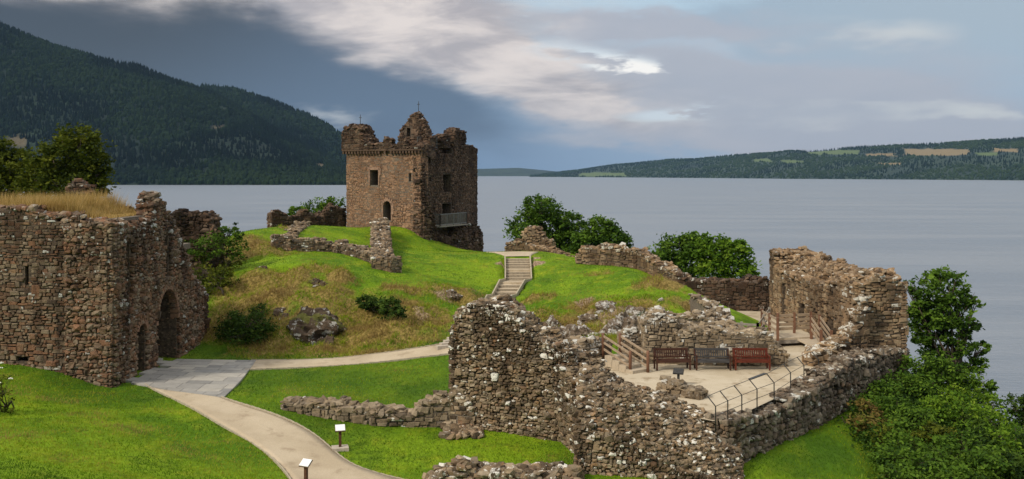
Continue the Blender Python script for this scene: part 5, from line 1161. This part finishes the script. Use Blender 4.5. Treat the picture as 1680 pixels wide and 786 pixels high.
bpoly = np.array([(1395, 660), (1440, 640), (1492, 622), (1540, 590), (1620, 640), (1665, 700), (1720, 760), (1720, 860), (1500, 860), (1455, 790), (1425, 740), (1400, 700)], float)
r_ = np.random.default_rng(31); px_, py_ = r_.uniform(1390, 1720, 2600), r_.uniform(590, 860, 2600); k = inpoly(px_, py_, bpoly); g = ground(px_[k], py_[k]); mb = MB()
g[:, 2] += r_.uniform(.0, .55, len(g)) * (.4 + fbm(g[:, 0] * .6, g[:, 1] * .6, 0, 70, 3))
leaves(mb, g, 34, .085, np.full(len(g), .55), r_, np.clip(.30 + (fbm(g[:, 0] * .5, g[:, 1] * .5, 0, 71, 3) - .5) * 1.8 + r_.normal(0, .1, len(g)), .02, .98))
tag(mb.build('undergrowth', M['leaf_mid']), 'tangled green undergrowth over the steep bank', 'undergrowth', kind='stuff')

# ------------------------------------------------------------------ grass blades
def blades(name, label, P, hgt, wid, tint, m_, r, lean=.5):
    n = len(P); a = r.uniform(0, 2 * np.pi, n); d = np.stack([np.cos(a), np.sin(a), 0 * a], -1); le = r.normal(0, lean, (n, 2)) * hgt[:, None]
    V = np.stack([P - d * wid[:, None], P + d * wid[:, None], P + np.c_[le, hgt]], 1); c = np.zeros((n, 3, 3)); c[..., 0] = tint[:, None]; mb = MB()
    mb.add(V, np.arange(n * 3).reshape(n, 3), c.reshape(-1, 3)); return tag(mb.build(name, M[m_]), label, 'grass', kind='stuff')
r_ = np.random.default_rng(77)
def scatter(n, y0, y1):
    y = y0 * (y1 / y0) ** r_.random(n); px = r_.uniform(-40, 1720, n); x = (px - CX) / F * y
    k = np.ones(n, bool)
    for P in POLY: k &= ~inpoly(x, y, P)
    return x[k], y[k]
x, y = scatter(330000, 25, 95); z = Hr(x, y); dry, bare = field(DRY, x, y), field(BARE, x, y)
k = (z > 6) & (r_.random(len(x)) > bare * 1.2) & (dry < .55); x, y, z, dry = x[k], y[k], z[k], dry[k]; n = len(x)
pat = fbm(x * .5, y * .5, 0, 60, 4); tint = np.clip(.30 + (pat - .5) * 1.8 - field(DEEP, x, y) * .22 + r_.normal(0, .10, n) + dry * .4, 0, 1)
hh = r_.uniform(.04, .09, n) * (.7 + pat * .8)
blades('lawn_grass', 'short bright green turf', np.c_[x, y, z - .01], hh, r_.uniform(.008, .02, n) * (y / 38) ** .5, tint, 'blade', r_)
x, y = scatter(420000, 45, 85); dry = field(DRY, x, y) * (x < 9.5); k = (dry > .25) & (r_.random(len(x)) < dry); x, y, dry = x[k], y[k], dry[k]; z = Hr(x, y); n = len(x)
pat = fbm(x * .8, y * .8, 0, 61, 4); tint = np.clip(.64 + (pat - .5) * 2.0 + r_.normal(0, .13, n), 0, 1)
blades('rough_grass', 'long tussocky grass, green and straw, on the knolls', np.c_[x, y, z - .02], r_.uniform(.10, .30, n) * (.5 + pat), r_.uniform(.012, .028, n), tint, 'blade', r_, .7)
n = 26000; x = r_.uniform(-26.5, -18.6, n); y = r_.uniform(45.3, 50.4, n); k = (x < -22.9 + 4 * (y < 50)) ; pat = fbm(x * .9, y * .9, 0, 62, 3)
ed = np.clip((x + 25.6) / .8, 0.12, 1) * np.clip((-19.0 - x) / 1.6, 0.1, 1)
blades('straw_grass', 'tall golden straw grass growing on the gatehouse wall head', np.c_[x, y, np.full(n, 27.88)], r_.uniform(.45, 1.15, n) * (.5 + pat) * ed + .05, r_.uniform(.010, .02, n), np.clip(r_.normal(.5, .25, n) , 0, 1), 'straw', r_, .25)
